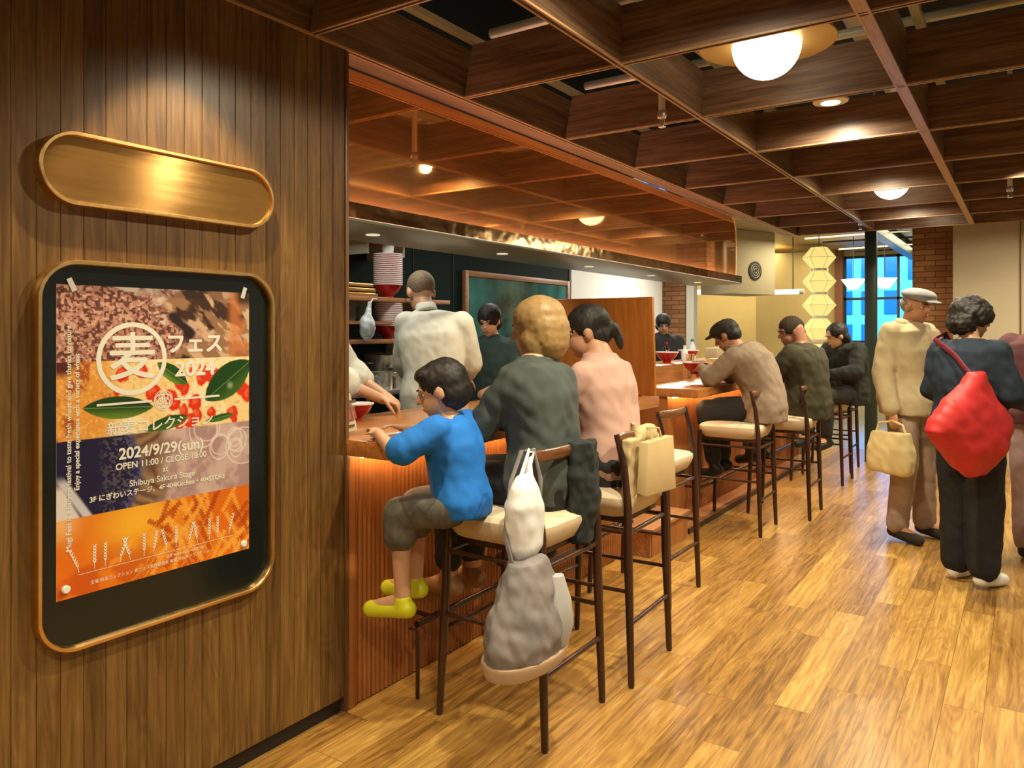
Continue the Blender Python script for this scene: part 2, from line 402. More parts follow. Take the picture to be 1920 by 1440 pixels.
# ---------------- kitchen shell ----------------
struct('wall_kitchen', MB().box(-4.05, -3.95, -1, 6.95, .1, 2.6), M['darkgreen'])
for i, y in enumerate((3.3, 4.5, 5.0)): struct('trim_%d' % (i+2), MB().box(-3.951, -3.945, y, y+.006, .12, 2.35), M['black'])
M['whitewall'] = mat('bright_white_panel', (.80, .80, .74), .45)
struct('wall_kitchen_white', MB().box(-4.05, -3.93, 6.96, 9.35, .1, 2.4), M['whitewall'])
struct('trim_5', MB().box(-3.932, -3.926, 8.15, 8.156, .12, 2.3), M['galv'])
struct('ceiling_kitchen', MB().box(-4.05, -2.6, -1, 7.2, 2.36, 2.42), M['black'])
struct('wall_kitchen_near', MB().box(-4.05, -2.22, -.9, -.8, .1, 2.5), M['darkgreen'])
for y in (2.9, 4.6, 6.6):
    t = thing('kitchen_light_panel', 'slim lit panel recessed in the black kitchen ceiling', 'light', (-3.0, y, 2.33), 'kitchen ceiling lights')
    MB().box(-3.14, -2.86, y-.57, y+.57, 2.335, 2.358).build('housing', M['white'], t)
# ---------------- bar counters ----------------
def counter(y0, y1, label):
    t = thing('bar_counter', label, 'counter', (-2.2, y0, 0))
    MB().box(-2.62, -1.85, y0-.012, y1, .940, 1.0).build('countertop', M['counter'], t, bevel=.004)
    m = MB(); p = .0238; n = int((y1-.03-(y0+.03))/p)
    prof = []
    for k in range(n):
        yy = y0+.03+k*p
        for a in range(7): prof.append((-2.086+.008*math.sin(PI*a/6), yy+p*.06+p*.88*a/6))
    prof = [(-2.1, y0+.02)]+prof+[(-2.1, y1-.02)]
    m.ring_loft([[(x, y, .005) for x, y in prof], [(x, y, .94) for x, y in prof]]).build('ribbed_front_panel', M['slat'], t, fix=True)
    MB().box(-2.10, -2.074, y0, y0+.03, 0, .94).build('end_stile', M['slat'], t)
    MB().box(-2.10, -2.074, y1-.03, y1, 0, .94).build('end_stile', M['slat'], t)
    if y0 > 4:
        MB().box(-2.1, -1.925, y0+.03, y1, 0, .035).build('plinth', M['darkplinth'], t)
        MB().box(-2.10, -1.93, y0+.03, y1, .035, .042).build('plinth_top', M['step'], t)
    MB().box(-2.60, -2.1, y0, y0+.03, .1, .94).build('end_panel', M['slat'], t)
    MB().box(-2.60, -2.1, y1-.03, y1, .1, .94).build('end_panel', M['slat'], t)
    MB().box(-2.05, -2.035, y0+.03, y1-.03, .930, .936).build('led_strip', M['led2'], t)
    # foot rail
    r = MB(); r.tube([(-1.965, y0+.25, .26), (-1.965, y1-.15, .26)], .014, 12); fr = r.build('foot_rail', M['stool'], t)
    k = y0+.35
    while k < y1-.1:
        MB().tube([(-1.965, k, .26), (-2.09, k, .26)], .009, 8).build('rail_bracket', M['stool'], fr)
        if y0 < 4: MB().tube([(-1.925, k-.14, 0), (-1.925, k-.14, .26), (-1.965, k-.14, .26)], .008, 8).build('rail_post', M['stool'], fr)
        k += 1.0
    return t
M['led2'] = mat('under_counter_led', (1, .8, .6), .5, emit=(1, .68, .34), es=42)
counter(2.012, 4.36, 'long bar counter nearest the walnut wall, warm light under its overhanging top')
counter(5.03, 8.75, 'far bar counter beyond the raised flap, its ribbed front lit orange')
# raised flap
fl = thing('counter_flap', 'orange brown counter flap standing upright at the gap between the two counters', 'counter flap', (-2.2, 4.33, 1.0))
m = MB(); a = math.radians(4); x0, x1 = -2.58, -1.86; t = .03
def fp(d, h): return (4.345-h*math.sin(a)-d*math.cos(a), 1.004+h*math.cos(a))
vs = []
for x in (x0, x1):
    for d, h in ((0, 0), (t, 0), (t, .60), (0, .60)): y, z = fp(d, h); vs.append((x, y, z))
m.add(vs, [(0, 1, 2, 3), (7, 6, 5, 4), (0, 4, 5, 1), (1, 5, 6, 2), (2, 6, 7, 3), (3, 7, 4, 0)])
m.build('flap_board', M['flap'], fl, bevel=.003)
for x in (-2.45, -2.0): MB().tube([(x-.04, 4.345, 1.006), (x+.04, 4.345, 1.006)], .006, 10).build('hinge', M['brass_rim'], fl)
# step
st = thing('wooden_step', 'low wooden step on the floor at the gap between the counters', 'step', (-2.05, 4.7, 0))
MB().box(-2.30, -1.90, 4.37, 5.02, .155, .18).build('step_top', M['step'], st, bevel=.003)
MB().box(-2.29, -1.92, 4.38, 4.40, 0, .155).build('side_board', M['step'], st)
MB().box(-2.29, -1.92, 4.99, 5.01, 0, .155).build('side_board', M['step'], st)
MB().box(-1.945, -1.915, 4.40, 4.99, 0, .155).build('riser', M['slat'], st)
# inner raised shelf of the far counter
sh = MB().box(-2.70, -2.36, 5.06, 8.6, 1.0, 1.13); sh.build('serving_ledge', M['counter'], label='raised wooden serving ledge along the kitchen side of the far counter', cat='ledge', bevel=.004)

# ---------------- far zone ----------------
def brick_mat():
    N = NT('brown_brick'); b = N.n('ShaderNodeTexBrick'); pos = N.coord(True); sp = N.n('ShaderNodeSeparateXYZ'); N.l(pos, sp.inputs[0])
    c = N.n('ShaderNodeCombineXYZ'); N.l(N.math('ADD', sp.outputs[0], sp.outputs[1]), c.inputs[0]); N.l(sp.outputs[2], c.inputs[1])
    N.l(c.outputs[0], b.inputs[0]); b.inputs['Scale'].default_value = 1; b.inputs['Brick Width'].default_value = .2; b.inputs['Row Height'].default_value = .06
    b.inputs['Mortar Size'].default_value = .005; b.inputs['Color1'].default_value = (.26, .11, .035, 1); b.inputs['Color2'].default_value = (.40, .19, .07, 1)
    b.inputs['Mortar'].default_value = (.10, .06, .03, 1); N.l(b.outputs[0], N.b.inputs['Base Color']); N.b.inputs['Roughness'].default_value = .75
    return N.m
M['brick'] = brick_mat()
M['beige'] = mat('beige_plaster', (.50, .44, .30), .7, nz=.05, nscale=3)
M['yellow'] = mat('ochre_plaster', (.55, .42, .18), .7, nz=.08, nscale=2)
M['palewood'] = planks('pale_ceiling_boards', .12, 0, 1, 0, 0, [(.30, .20, .08), (.40, .28, .12), (.46, .33, .15), (.52, .38, .18)], .5, 0, .05, (.15, .1, .05), 9)
struct('wall_brick', MB().box(-5.0, -3.72, 9.6, 9.9, 0, 2.9), M['brick'])
struct('column_steel', MB().box(-3.66, -3.56, 9.5, 9.62, 0, 2.9), M['galv'])
struct('wall_far', MB().box(-7, -2.5, 13.5, 13.7, 0, 3.2), M['yellow'])
struct('wall_far_post', MB().box(-2.62, -2.5, 13.42, 13.5, 0, 3.2), mat('rust_post', (.25, .10, .05), .5))
struct('wall_far_right', MB().box(-1.30, 5, 13.5, 13.7, 0, 3.2), M['beige'])
struct('wall_far_top', MB().box(-2.5, -1.3, 13.5, 13.7, 2.62, 3.2), M['beige'])
struct('wall_far_low', MB().box(-2.5, -1.3, 13.5, 13.7, 0, .35), M['beige'])
struct('wall_lobby_side', MB().box(-7.1, -7, 9.6, 13.7, 0, 3.2), M['yellow'])
struct('wall_ochre_block', MB().box(-3.55, -2.55, 12.2, 12.6, 0, 2.6), M['yellow'])
wn_ = MB()
for x in (-2.5, -2.11, -1.71, -1.33): wn_.box(x, x+.035, 13.52, 13.58, .35, 2.62)
for z in (.35, 1.2, 1.9, 2.58): wn_.box(-2.5, -1.3, 13.52, 13.58, z, z+.04)
struct('window_1', wn_, M['greycol'])
struct('window_1_glass', MB().box(-2.48, -1.32, 13.545, 13.551, .37, 2.6), M['glass'])
struct('ceiling_lobby', MB().box(-7, -2.12, 7.25, 8.72, 2.72, 2.80), M['palewood'])
struct('ceiling_lobby', MB().box(-7, -1.5, 8.72, 13.5, 2.72, 2.80), M['palewood'])
struct('ceiling_lobby_dark', MB().box(-1.5, 5, 8.9, 13.5, 3.0, 3.08), M['black'])
struct('beam_steel', MB().box(-1.5, -1.38, 8.72, 13.4, 2.50, 2.72), M['greycol'])
struct('beam_steel_edge', MB().box(-2.08, 3, 8.68, 8.72, 2.44, 3.3), M['greycol'])
struct('column_green_steel', MB().box(-1.435, -1.325, 8.88, 8.99, 0, 2.62), M['greycol'], bevel=.004)
struct('column_brick', MB().box(-1.04, -.64, 9.42, 9.85, 0, 2.9), M['brick'])
cu = MB()
prof = [(-.62+i*.05, 9.22+.004*math.sin(i*1.9)) for i in range(100)]
struct('wall_beige', MB().box(-.64, 5, 9.22, 9.42, 0, 2.9), M['beige'])
struct('trim_6', MB().box(-.055, -.045, 9.205, 9.22, 0, 2.9), M['edge'])
struct('wall_behind', MB().box(-2.2, 5, -4.1, -4, 0, 3.4), M['beige'])
struct('ceiling_panel_white', MB().box(-1.35, -.55, 10.2, 12.0, 2.66, 2.70), M['white'])
# cables / rods over the lobby
for i in range(5):
    MB().tube([(-2.4+.05*i, 9.4+i*.8, 2.60-.03*(i % 2)), (-.5, 9.6+i*.8, 2.62)], .012, 8).build('lobby_conduit', M['galv'] if i % 2 else M['black'], label='thin service conduit crossing under the lobby ceiling beyond the bar', cat='pipe', group='lobby conduits')
# duct box with round fan
db = thing('ventilation_box', 'beige ventilation box with round black fan grille high beyond the hood end', 'ventilation unit', (-3.2, 10.2, 1.85))
MB().box(-3.5, -3.0, 9.8, 10.7, 1.88, 2.718).build('box_body', M['beige'], db, bevel=.01)
f = MB(); f.tube([(-3.001, 10.28, 2.19), (-2.985, 10.28, 2.19)], .125, 28); f.build('fan_grille', M['black'], db)
for k in range(3): MB().tube([(-2.984, 10.28+(.03+.03*k)*math.cos(q), 2.19+(.03+.03*k)*math.sin(q)) for q in np.linspace(0, 2*PI, 25)[:-1]], .003, 6, closed=True).build('grille_ring', M['galv'], db)
db.rotation_euler.z = -.4
# tube pendants
for i, (x0, x1, y) in enumerate([(-3.35, -2.62, 11.2), (-4.25, -3.3, 10.6)]):
    t = thing('tube_pendant', ['silver tube pendant lamp on black rods behind the lantern string', 'silver tube pendant lamp in front of the brick wall'][i], 'lamp', ((x0+x1)/2, y, 1.92))
    MB().tube([(x0, y, 1.95), (x1, y, 1.95)], .035, 16).build('tube_body', mat('lit_frosted_tube', (.8, .8, .8), .3, emit=(1, .95, .85), es=.9), t)
    for x in (x0+.12, x1-.12): MB().tube([(x, y, 1.98), (x, y, 2.72)], .007, 6).build('rod', M['black'], t)
    for x in (x0, x1): MB().tube([(x-.03, y, 1.95), (x+.03, y, 1.95)], .037, 16).build('end_cap', M['galv'], t)
for i, (x, y) in enumerate([(-2.02, 11.6), (-1.62, 11.6)]):
    t = thing('cone_pendant', ['white cone pendant lamp left of the green steel column', 'white cone pendant lamp right of the green steel column'][i], 'lamp', (x, y, 2.0))
    MB().lathe([(.06, -.14), (.16, .0), (.15, .0), (.05, -.13)], (x, y, 2.12), 24).build('shade', mat('lit_white_shade', (.9, .85, .7), .5, emit=(1, .88, .65), es=1.6), t)
    MB().tube([(x, y, 2.0), (x, y, 2.98)], .005, 6).build('cord', M['black'], t)
# street outside the window
FAC = mat('blue_lit_facade', (.10, .42, .72), .7)
ex = MB(); ex.box(-9, 4, 20, 21, -1, 9)
bl = thing('building', 'blue lit building facade with rows of windows seen through the far window', 'building', (-2.5, 20, -1))
ex.build('facade', FAC, bl)
for i in range(26):
    for j in range(9):
        x = -8.8+i*.5; z = -.6+j*.8
        MB().box(x, x+.30, 19.96, 20.0, z, z+.55).build('window', mat('deep_blue_pane', (.015, .11, .30), .1) if i+j == 0 else bpy.data.materials['deep_blue_pane'], bl)
struct('ground_outside', MB().box(-12, 8, 13.7, 20, -.1, -.02), M['stone'])
lamp('dusk_light', 'AREA', (-2.5, 15.2, 4.5), 1500, (.25, .62, 1), target=(-2.5, 20, 1.5), shape='RECTANGLE', size=7, size_y=2)
# ================= LAMPS, SPRINKLERS =================
def rrect(y0, y1, z0, z1, r, n=10):
    out = []
    for cy, cz, a0 in ((y1-r, z1-r, 0), (y0+r, z1-r, 90), (y0+r, z0+r, 180), (y1-r, z0+r, 270)):
        for i in range(n+1):
            a = math.radians(a0+90*i/n); out.append((cy+r*math.cos(a), cz+r*math.sin(a)))
    return out
def globe(x, y, label):
    t = thing('globe_lamp', label, 'lamp', (x, y, 2.42), 'globe lamps in the ceiling coffers')
    MB().ell((x, y, 2.562), (.136, .136, .136), nu=40, nv=28).build('opal_globe', M['globe'], t)
    MB().lathe([(.02, .03), (.262, .012), (.270, .004), (.268, .0), (.02, .0)], (x, y, 2.566), 48).build('gold_dish', M['dish'], t, fix=True)
    MB().lathe([(.03, 0), (.03, .06), (.012, .07), (.012, .70)], (x, y, 2.60), 16).build('stem', M['galv'], t)
globe(-.88, 3.17, 'lit white globe lamp under a gold dish, the large near one')
globe(-.88, 6.62, 'lit white globe lamp half hidden in the far coffers')
def disc(x, y, label, n='ceiling_downlight'):
    t = thing(n, label, 'downlight', (x, y, 2.57), 'round white downlights in the coffers')
    MB().lathe([(.005, .0), (.07, .0), (.085, .004), (.088, .012), (.07, .03), (.005, .03)], (x, y, 2.575), 32).build('trim_disc', M['white'], t, fix=True)
    MB().lathe([(.005, 0), (.045, .0), (.04, .002)], (x, y, 2.573), 24).build('lens', M['lampface'], t)
    MB().tube([(x, y, 2.6), (x, y, 3.35)], .01, 8).build('stem', M['galv'], t)
disc(-.84, 4.20, 'round white downlight disc in the coffer behind the near globe lamp')
disc(-.88, 5.82, 'round white downlight disc in the coffer before the far globe lamp')
disc(-.88, 7.50, 'round white downlight disc in the coffer past the far globe lamp')
t = thing('box_downlight', 'small lit rectangular downlight at the far end of the coffered ceiling', 'downlight', (-.74, 8.27, 2.45))
MB().box(-.84, -.64, 8.2, 8.34, 2.50, 2.56).build('lit_box', M['lampface'], t, bevel=.006)
MB().tube([(-.74, 8.27, 2.56), (-.74, 8.27, 3.35)], .01, 8).build('stem', M['galv'], t)
def sprinkler(x, y, label, z=2.475):
    t = thing('sprinkler', label, 'sprinkler', (x, y, z), 'sprinkler heads hanging in the coffers')
    MB().lathe([(.016, .0), (.016, 3.352-z-.06)], (x, y, z+.06), 16).build('drop_pipe', M['white'], t)
    m = MB(); m.lathe([(.021, .045), (.023, .05), (.023, .075), (.018, .08)], (x, y, z), 16)
    m.tube([(x-.01, y, z+.045), (x-.012, y, z+.02), (x, y, z+.005)], .003, 6); m.tube([(x+.01, y, z+.045), (x+.012, y, z+.02), (x, y, z+.005)], .003, 6)
    m.lathe([(.004, .045), (.004, .005)], (x, y, z), 8)
    m.lathe([(.004, .006), (.018, .004), (.018, .001), (.004, 0)], (x, y, z), 16); m.build('sprinkler_head', M['steel'], t, fix=True)
sprinkler(-1.43, 3.4, 'white sprinkler drop in a coffer close to the copper fascia', 2.36)
sprinkler(-1.38, 8.3, 'white sprinkler drop at the far end above the green steel column', 2.41)
sprinkler(-.10, 6.6, 'white sprinkler drop in the dark coffer near the beige wall', 2.36)

# ================= WALL PLAQUE AND POSTER CASE =================
def rim(mb, y0, y1, z0, z1, r, x0, prof):
    # prof: (inset, height above x0)
    rings = []
    for ins, h in prof:
        rings.append([(x0+h, y, z) for y, z in rrect(y0+ins, y1-ins, z0+ins, z1-ins, max(r-ins, .004), 14)])
    mb.ring_loft(rings, cap=False)
pq = thing('brass_plaque', 'blank brushed brass pill shaped sign plate high on the walnut wall', 'sign', (-2.08, 1.29, 1.73))
m = MB(); rim(m, .930, 1.650, 1.727, 1.917, .0949, -2.081, [(0, 0), (0, .034), (.002, .036), (.009, .036), (.011, .030), (.011, .02)])
m.build('raised_rim', M['brass_rim'], pq)
m = MB(); pp = rrect(.941, 1.639, 1.738, 1.906, .0839, 14); m.ring_loft([[(-2.081, y, z) for y, z in pp], [(-2.056, y, z) for y, z in pp]]); m.build('face_plate', M['brass'], pq, smooth=False, fix=True)
pc = thing('poster_case', 'black display board with rounded brass frame on the walnut wall', 'display board', (-2.08, 1.29, .565))
m = MB(); rim(m, .926, 1.656, .565, 1.585, .105, -2.081, [(0, 0), (0, .030), (.003, .034), (.011, .034), (.014, .030), (.014, .008)]); m.build('brass_frame', M['brass_rim'], pc)
m = MB(); pp = rrect(.940, 1.642, .579, 1.571, .092, 14); m.ring_loft([[(-2.081, y, z) for y, z in pp], [(-2.070, y, z) for y, z in pp]])
m.build('black_board', mat('black_glossy_board', (.006, .010, .009), .16), pc, smooth=False, fix=True)

# poster (printed artwork computed as colours on a fine grid)
PY0, PY1, PZ0, PZ1, PX = .981, 1.568, .703, 1.520, -2.0675
W_, H_ = 360, 500
sg, tg = np.meshgrid(np.linspace(0, 1, W_), np.linspace(0, 1, H_))
rng = np.random.RandomState(4)
def vnoise(s, t, f, seed):
    r = np.random.RandomState(seed); g = r.rand(128, 128)
    x = (s*f[0]) % 127; y = (t*f[1]) % 127; x0 = x.astype(int); y0 = y.astype(int); fx = x-x0; fy = y-y0
    fx = fx*fx*(3-2*fx); fy = fy*fy*(3-2*fy)
    return (g[y0, x0]*(1-fx)+g[y0, x0+1]*fx)*(1-fy)+(g[y0+1, x0]*(1-fx)+g[y0+1, x0+1]*fx)*fy
def fbm(s, t, f, seed, o=4):
    a = 0; k = 1; tot = 0
    for i in range(o): a = a+k*vnoise(s, t, (f[0]*2**i, f[1]*2**i), seed+i); tot += k; k *= .55
    return a/tot
def sm(e0, e1, x): q = np.clip((x-e0)/(e1-e0), 0, 1); return q*q*(3-2*q)
def lay(img, c, a): return img*(1-a[..., None])+np.array(c)*a[..., None]
A_ = 817/587.
img = np.zeros((H_, W_, 3))
n1 = fbm(sg, tg*A_, (80, 80), 1); n2 = fbm(sg, tg*A_, (9, 9), 11); n3 = fbm(sg, tg*A_, (70, 60), 21, 2)
# band 1: bread crumb and crust
b = np.ones_like(img)*np.array([.60, .36, .30]); b = lay(b, (.76, .55, .47), sm(.45, .62, n1)); b = lay(b, (.28, .12, .10), sm(.60, .70, n3)*.9)
b = lay(b, (.16, .06, .05), sm(.63, .68, vnoise(sg, tg*A_, (75, 100), 33))*.8)
edge = tg-(.02+.20*(sg-.15)**1.0*np.ones_like(tg)*1.0)
cr = sm(.0, .02, (sg*.9-.22)-(tg*2.3)*.9-.04*np.sin(tg*40))  # upper strip
b = lay(b, (.78, .70, .66), cr*sm(.3, .6, n2)); b = lay(b, (.30, .14, .09), cr*sm(.55, .68, fbm(sg+tg, tg*A_, (12, 30), 41)))
rt = sm(.60, .66, sg+.10*np.sin(tg*30)+.05*n2)
b = lay(b, (.46, .30, .20), rt); b = lay(b, (.74, .58, .44), rt*sm(.45, .6, fbm(sg+tg*1.5, tg*A_-sg, (8, 14), 51))); b = lay(b, (.13, .07, .05), rt*sm(.56, .66, fbm(sg*1.2-tg, tg*A_, (8, 8), 61)))
b = lay(b, (.75, .35, .15), rt*sm(.85, .9, sg)*sm(.4, .6, n2)*.7); b = lay(b, (.16, .10, .06), sm(.9, .95, sg)*sm(.06, .03, tg))
dk = sm(.03, .0, np.abs(sg-.60-.04*np.sin(tg*50))-.02)*sm(.07, .09, tg)*sm(.22, .16, tg); b = lay(b, (.08, .04, .04), dk)
img = b
# band 2: pizza
m2 = sm(.2465, .2475, tg)
p = np.ones_like(img)*np.array([.93, .78, .46]); p = lay(p, (.95, .88, .66), sm(.45, .6, n2)); p = lay(p, (.86, .58, .20), sm(.55, .7, n1)*.6)
cru = sm(.30, .20, sg+.35*np.abs(tg-.37)-.06*n2); p = lay(p, (.84, .48, .14), cru); p = lay(p, (.55, .20, .05), cru*sm(.56, .7, n2)); p = lay(p, (.95, .70, .34), cru*sm(.55, .65, n1)*.6)
p = lay(p, (.20, .05, .03), sm(.05, .0, sg-.02-.25*(.30-tg)*3)*sm(.31, .27, tg))
for i in range(34):
    cx, cy = rng.rand()*.75+.26, .27+rng.rand()*.22; r_ = .018+.035*rng.rand()
    d = np.hypot((sg-cx)*(1+rng.rand()*.5), (tg-cy)*A_)+.02*(n1-.5)+.02*(n2-.5)
    p = lay(p, (.80, .10, .03), sm(r_, r_*.75, d)); p = lay(p, (.95, .36, .18), sm(r_*.6, r_*.2, np.hypot(sg-cx+.008, (tg-cy)*A_+.008))*.6)
def leaf(im, cx, cy, L, Wd, ang, c1, c2):
    a = math.radians(ang); x = (sg-cx)*math.cos(a)+(tg-cy)*A_*math.sin(a); y = -(sg-cx)*math.sin(a)+(tg-cy)*A_*math.cos(a)
    k = np.clip(1-(x/L)**2, 0, 1); inside = sm(0, .004, Wd*k**.8-np.abs(y)+.004*(n1-.5)); inside = inside*(np.abs(x) < L)
    im = lay(im, c1, inside); im = lay(im, c2, inside*sm(-.2, .9, y/Wd)*.8); return lay(im, (.45, .60, .25), inside*sm(.004, .0, np.abs(y))*.6)
p = leaf(p, .87, .335, .17, .085, -35, (.03, .14, .03), (.14, .28, .06)); p = leaf(p, .28, .405, .17, .055, 3, (.04, .13, .03), (.30, .45, .08))
p = leaf(p, .55, .30, .10, .04, 35, (.05, .17, .03), (.35, .50, .10)); p = leaf(p, .52, .475, .12, .035, -12, (.05, .18, .04), (.2, .36, .08)); p = leaf(p, .82, .475, .09, .02, -8, (.05, .2, .04), (.2, .36, .08))
p = lay(p, (.85, .88, .75), sm(.03, .0, np.hypot(sg-.88, (tg-.355)*A_))*.5)
img = img*(1-m2[..., None])+p*m2[..., None]
# band 3: noodles
m3 = sm(.4985, .4995, tg)
q = np.ones_like(img)*np.array([.56, .42, .42]); q = lay(q, (.72, .60, .58), sm(.4, .6, n2))
xx = sg-.10*np.cos((tg-.62)*9); bow = sm(.34, .25, xx)
q = lay(q, (.03, .03, .13), bow); q = lay(q, (.07, .08, .32), bow*sm(.22, .30, xx)); q = lay(q, (.70, .72, .78), sm(.02, .0, np.abs(sg-.0-(tg-.60)*.9)-.012)*sm(.6, .64, tg))
q = lay(q, (.80, .78, .78), sm(.0, -.02, sg-(tg-.60)*.75)*sm(.62, .66, tg))
nod = sm(.27, .32, xx)*sm(.60, .50, sg+.1*n2); st = .5+.5*np.sin((sg*70+14*np.sin(tg*13)+9*n2)); q = lay(q, (.22, .13, .08), nod*.9); q = lay(q, (.50, .36, .24), nod*st*.9)
q = lay(q, (.45, .42, .42), sm(.55, .62, vnoise(sg, tg*A_, (110, 110), 77))*bow*sm(.16, .24, sg)*.35)
for i in range(9):
    cx, cy, rr_ = .72+rng.rand()*.26, .50+rng.rand()*.10, .03+rng.rand()*.08
    d = np.abs(np.hypot(sg-cx, (tg-cy)*A_*(.7+rng.rand()*.5))-rr_); q = lay(q, (.86, .80, .80), sm(.006, .002, d)*.75)
img = img*(1-m3[..., None])+q*m3[..., None]
# band 4: wheat
m4 = sm(.7475, .7485, tg)
e = np.ones_like(img)*np.array([.82, .30, .03]); e = lay(e, (.95, .62, .10), sm(.35, .0, np.hypot(sg-.38, (tg-.80)*A_))); e = lay(e, (.90, .60, .30), sm(.14, .0, np.hypot(sg-.02, (tg-.76)*A_)))
e = lay(e, (.62, .14, .01), sm(.45, .65, n2)*sm(.8, .95, tg)*.6)
for i in range(46):
    cx = .45+rng.rand()*.58; cy = .76+rng.rand()*.22; a = math.radians(rng.choice([-1, 1])*(15+rng.rand()*45)); L = .06+.05*rng.rand()
    x = (sg-cx)*math.cos(a)+(tg-cy)*A_*math.sin(a); y = -(sg-cx)*math.sin(a)+(tg-cy)*A_*math.cos(a)
    wv = .010*(1+.5*np.sin(y*420)); ins = sm(.003, 0, np.abs(x)-wv)*(np.abs(y) < L)
    e = lay(e, (.93, .56, .14) if i % 3 else (.60, .16, .02), ins*.8)
    st_ = sm(.003, .0, np.abs(x)-.0015)*(y > L)*(y < L+.25); e = lay(e, (.85, .45, .08), st_*.7)
img = img*(1-m4[..., None])+e*m4[..., None]
lin = np.clip(img, 0, 1)**1.5
m = MB(); vs = np.zeros((H_*W_, 3)); vs[:, 0] = PX; vs[:, 1] = (PY0+(PY1-PY0)*sg).ravel(); vs[:, 2] = (PZ1+(PZ0-PZ1)*tg).ravel()
idx = np.arange(H_*W_).reshape(H_, W_)
fs = np.stack([idx[:-1, :-1], idx[1:, :-1], idx[1:, 1:], idx[:-1, 1:]], -1).reshape(-1, 4)
ps = thing('event_poster', 'food festival poster with bread, pizza, noodles and wheat taped on the black board', 'poster', (PX, 1.27, PZ0))
me = bpy.data.meshes.new('printed_sheet'); me.from_pydata((vs-np.array([PX, 1.27, PZ0])).tolist(), [], fs.tolist()); me.update()
ca = me.color_attributes.new('print', 'FLOAT_COLOR', 'POINT'); buf = np.ones((H_*W_, 4), np.float32); buf[:, :3] = lin.reshape(-1, 3); ca.data.foreach_set('color', buf.ravel())
N = NT('poster_print'); at_ = N.n('ShaderNodeVertexColor', layer_name='print'); N.l(at_.outputs[0], N.b.inputs['Base Color']); N.b.inputs['Roughness'].default_value = .42
me.materials.append(N.m); o = bpy.data.objects.new('printed_sheet', me); COL.objects.link(o); o.parent = ps
def back(): return MB().box(PX-.0015, PX-.0004, PY0, PY1, PZ0, PZ1)
back().build('paper_backing', M['white'], ps, smooth=False)
M['ink'] = mat('white_print', (.84, .85, .78), .5); M['inkdark'] = mat('dark_print', (.05, .04, .03), .5)
def SP(s, t, h=.0006): return (PX+h, PY0+(PY1-PY0)*s, PZ1+(PZ0-PZ1)*t)
def text(body, s, t, size, align='CENTER', bold=0, m='ink', parent=ps, rot=0, name='lettering', h=.0006, sx=1):
    c = bpy.data.curves.new('t', 'FONT'); c.body = body; c.size = size; c.align_x = align; c.align_y = 'CENTER'; c.space_character = 1.0
    o = bpy.data.objects.new('t', c); COL.objects.link(o)
    me = bpy.data.meshes.new_from_object(o.evaluated_get(bpy.context.evaluated_depsgraph_get())); bpy.data.objects.remove(o)
    me.name = name; P = Vector(SP(s, t, h))-Vector(parent.location)
    Mx = Matrix(((0, 0, 1), (1, 0, 0), (0, 1, 0))).to_4x4()
    me.transform(Matrix.Translation(P) @ Mx @ Matrix.Rotation(rot, 4, 'Z') @ Matrix.Diagonal((sx, 1, 1, 1)))
    if bold:
        bm = bmesh.new(); k0 = 0
        for q in range(7):
            dy, dz = (0, 0) if q == 6 else (bold*math.cos(q*PI/3), bold*math.sin(q*PI/3))
            bm.from_mesh(me); bm.verts.ensure_lookup_table()
            for vv in bm.verts[k0:]: vv.co += Vector((q*.00004, dy, dz))
            k0 = len(bm.verts)
        bm.to_mesh(me); bm.free()
    me.materials.clear(); me.materials.append(M[m]); o = bpy.data.objects.new(name, me); COL.objects.link(o); o.parent = parent; return o
def ring(mb, s, t, r0, r1, n=64, a0=0, a1=2*PI, h=.0006):
    c = SP(s, t, h); vs = []; fs = []
    for i in range(n+1):
        a = a0+(a1-a0)*i/n
        for r in (r0, r1): vs.append((c[0], c[1]+r*math.cos(a), c[2]+r*math.sin(a)))
    for i in range(n): fs.append((2*i, 2*i+1, 2*i+3, 2*i+2))
    mb.add(vs, fs)
def seg(mb, p, q, w, h=.0006, w2=None):
    a = Vector(SP(*p, h)); b_ = Vector(SP(*q, h)); d = (b_-a).normalized(); n_ = Vector((0, -d.z, d.y)); w2 = w if w2 is None else w2
    mb.add([a-n_*w/2, b_-n_*w2/2, b_+n_*w2/2, a+n_*w/2], [(0, 1, 2, 3)])
lg = MB(); ring(lg, .345, .2425, .088, .1015); lg.build('logo_ring', M['ink'], ps, smooth=False)
text('麦', .345, .2455, .140, bold=.0022, name='logo_character')
text('フェス', .675, .198, .064, bold=.0022)
text('2024', .675, .287, .060, bold=.0022, sx=1.12)
lg = MB(); seg(lg, (.175, .392), (.44, .392), .006); seg(lg, (.56, .392), (.815, .392), .006)
for k in range(5): ring(lg, .5+.017*math.cos(k*2*PI/5+PI/2), .392-.0122*math.sin(k*2*PI/5+PI/2), .0125, .0155, 28, h=.0006+.00008*(k+1))
ring(lg, .5, .392, .0265, .029, 40)
lg.build('knot_emblem', M['ink'], ps, smooth=False); lg = MB()
for k in range(14):   # wheat ears along the bottom
    s0 = .10+k*.059+(.006 if k % 2 else -.004); lean = [-.03, .0, .0, .025, -.025, .0, .012, -.02, .0, .02, -.015, .0, .0, .02][k]
    t0, t1 = .915-.0, .850
    seg(lg, (s0, .925), (s0+lean*.2, .905), .0016)
    for j in range(6):
        f = j/5; c0 = (s0+lean*(.2+f), .905-.05*f)
        seg(lg, c0, (c0[0]-.008+lean*.1, c0[1]-.010), .0042, .0007+.00004*(k % 3)*4+.00004*(j % 2)*2, .001); seg(lg, c0, (c0[0]+.008+lean*.1, c0[1]-.010), .0042, .0007+.00004*(k % 3)*4+.00004*(j % 2)*2+.00004, .001)
seg(lg, (.09, .932), (.90, .932), .0012)
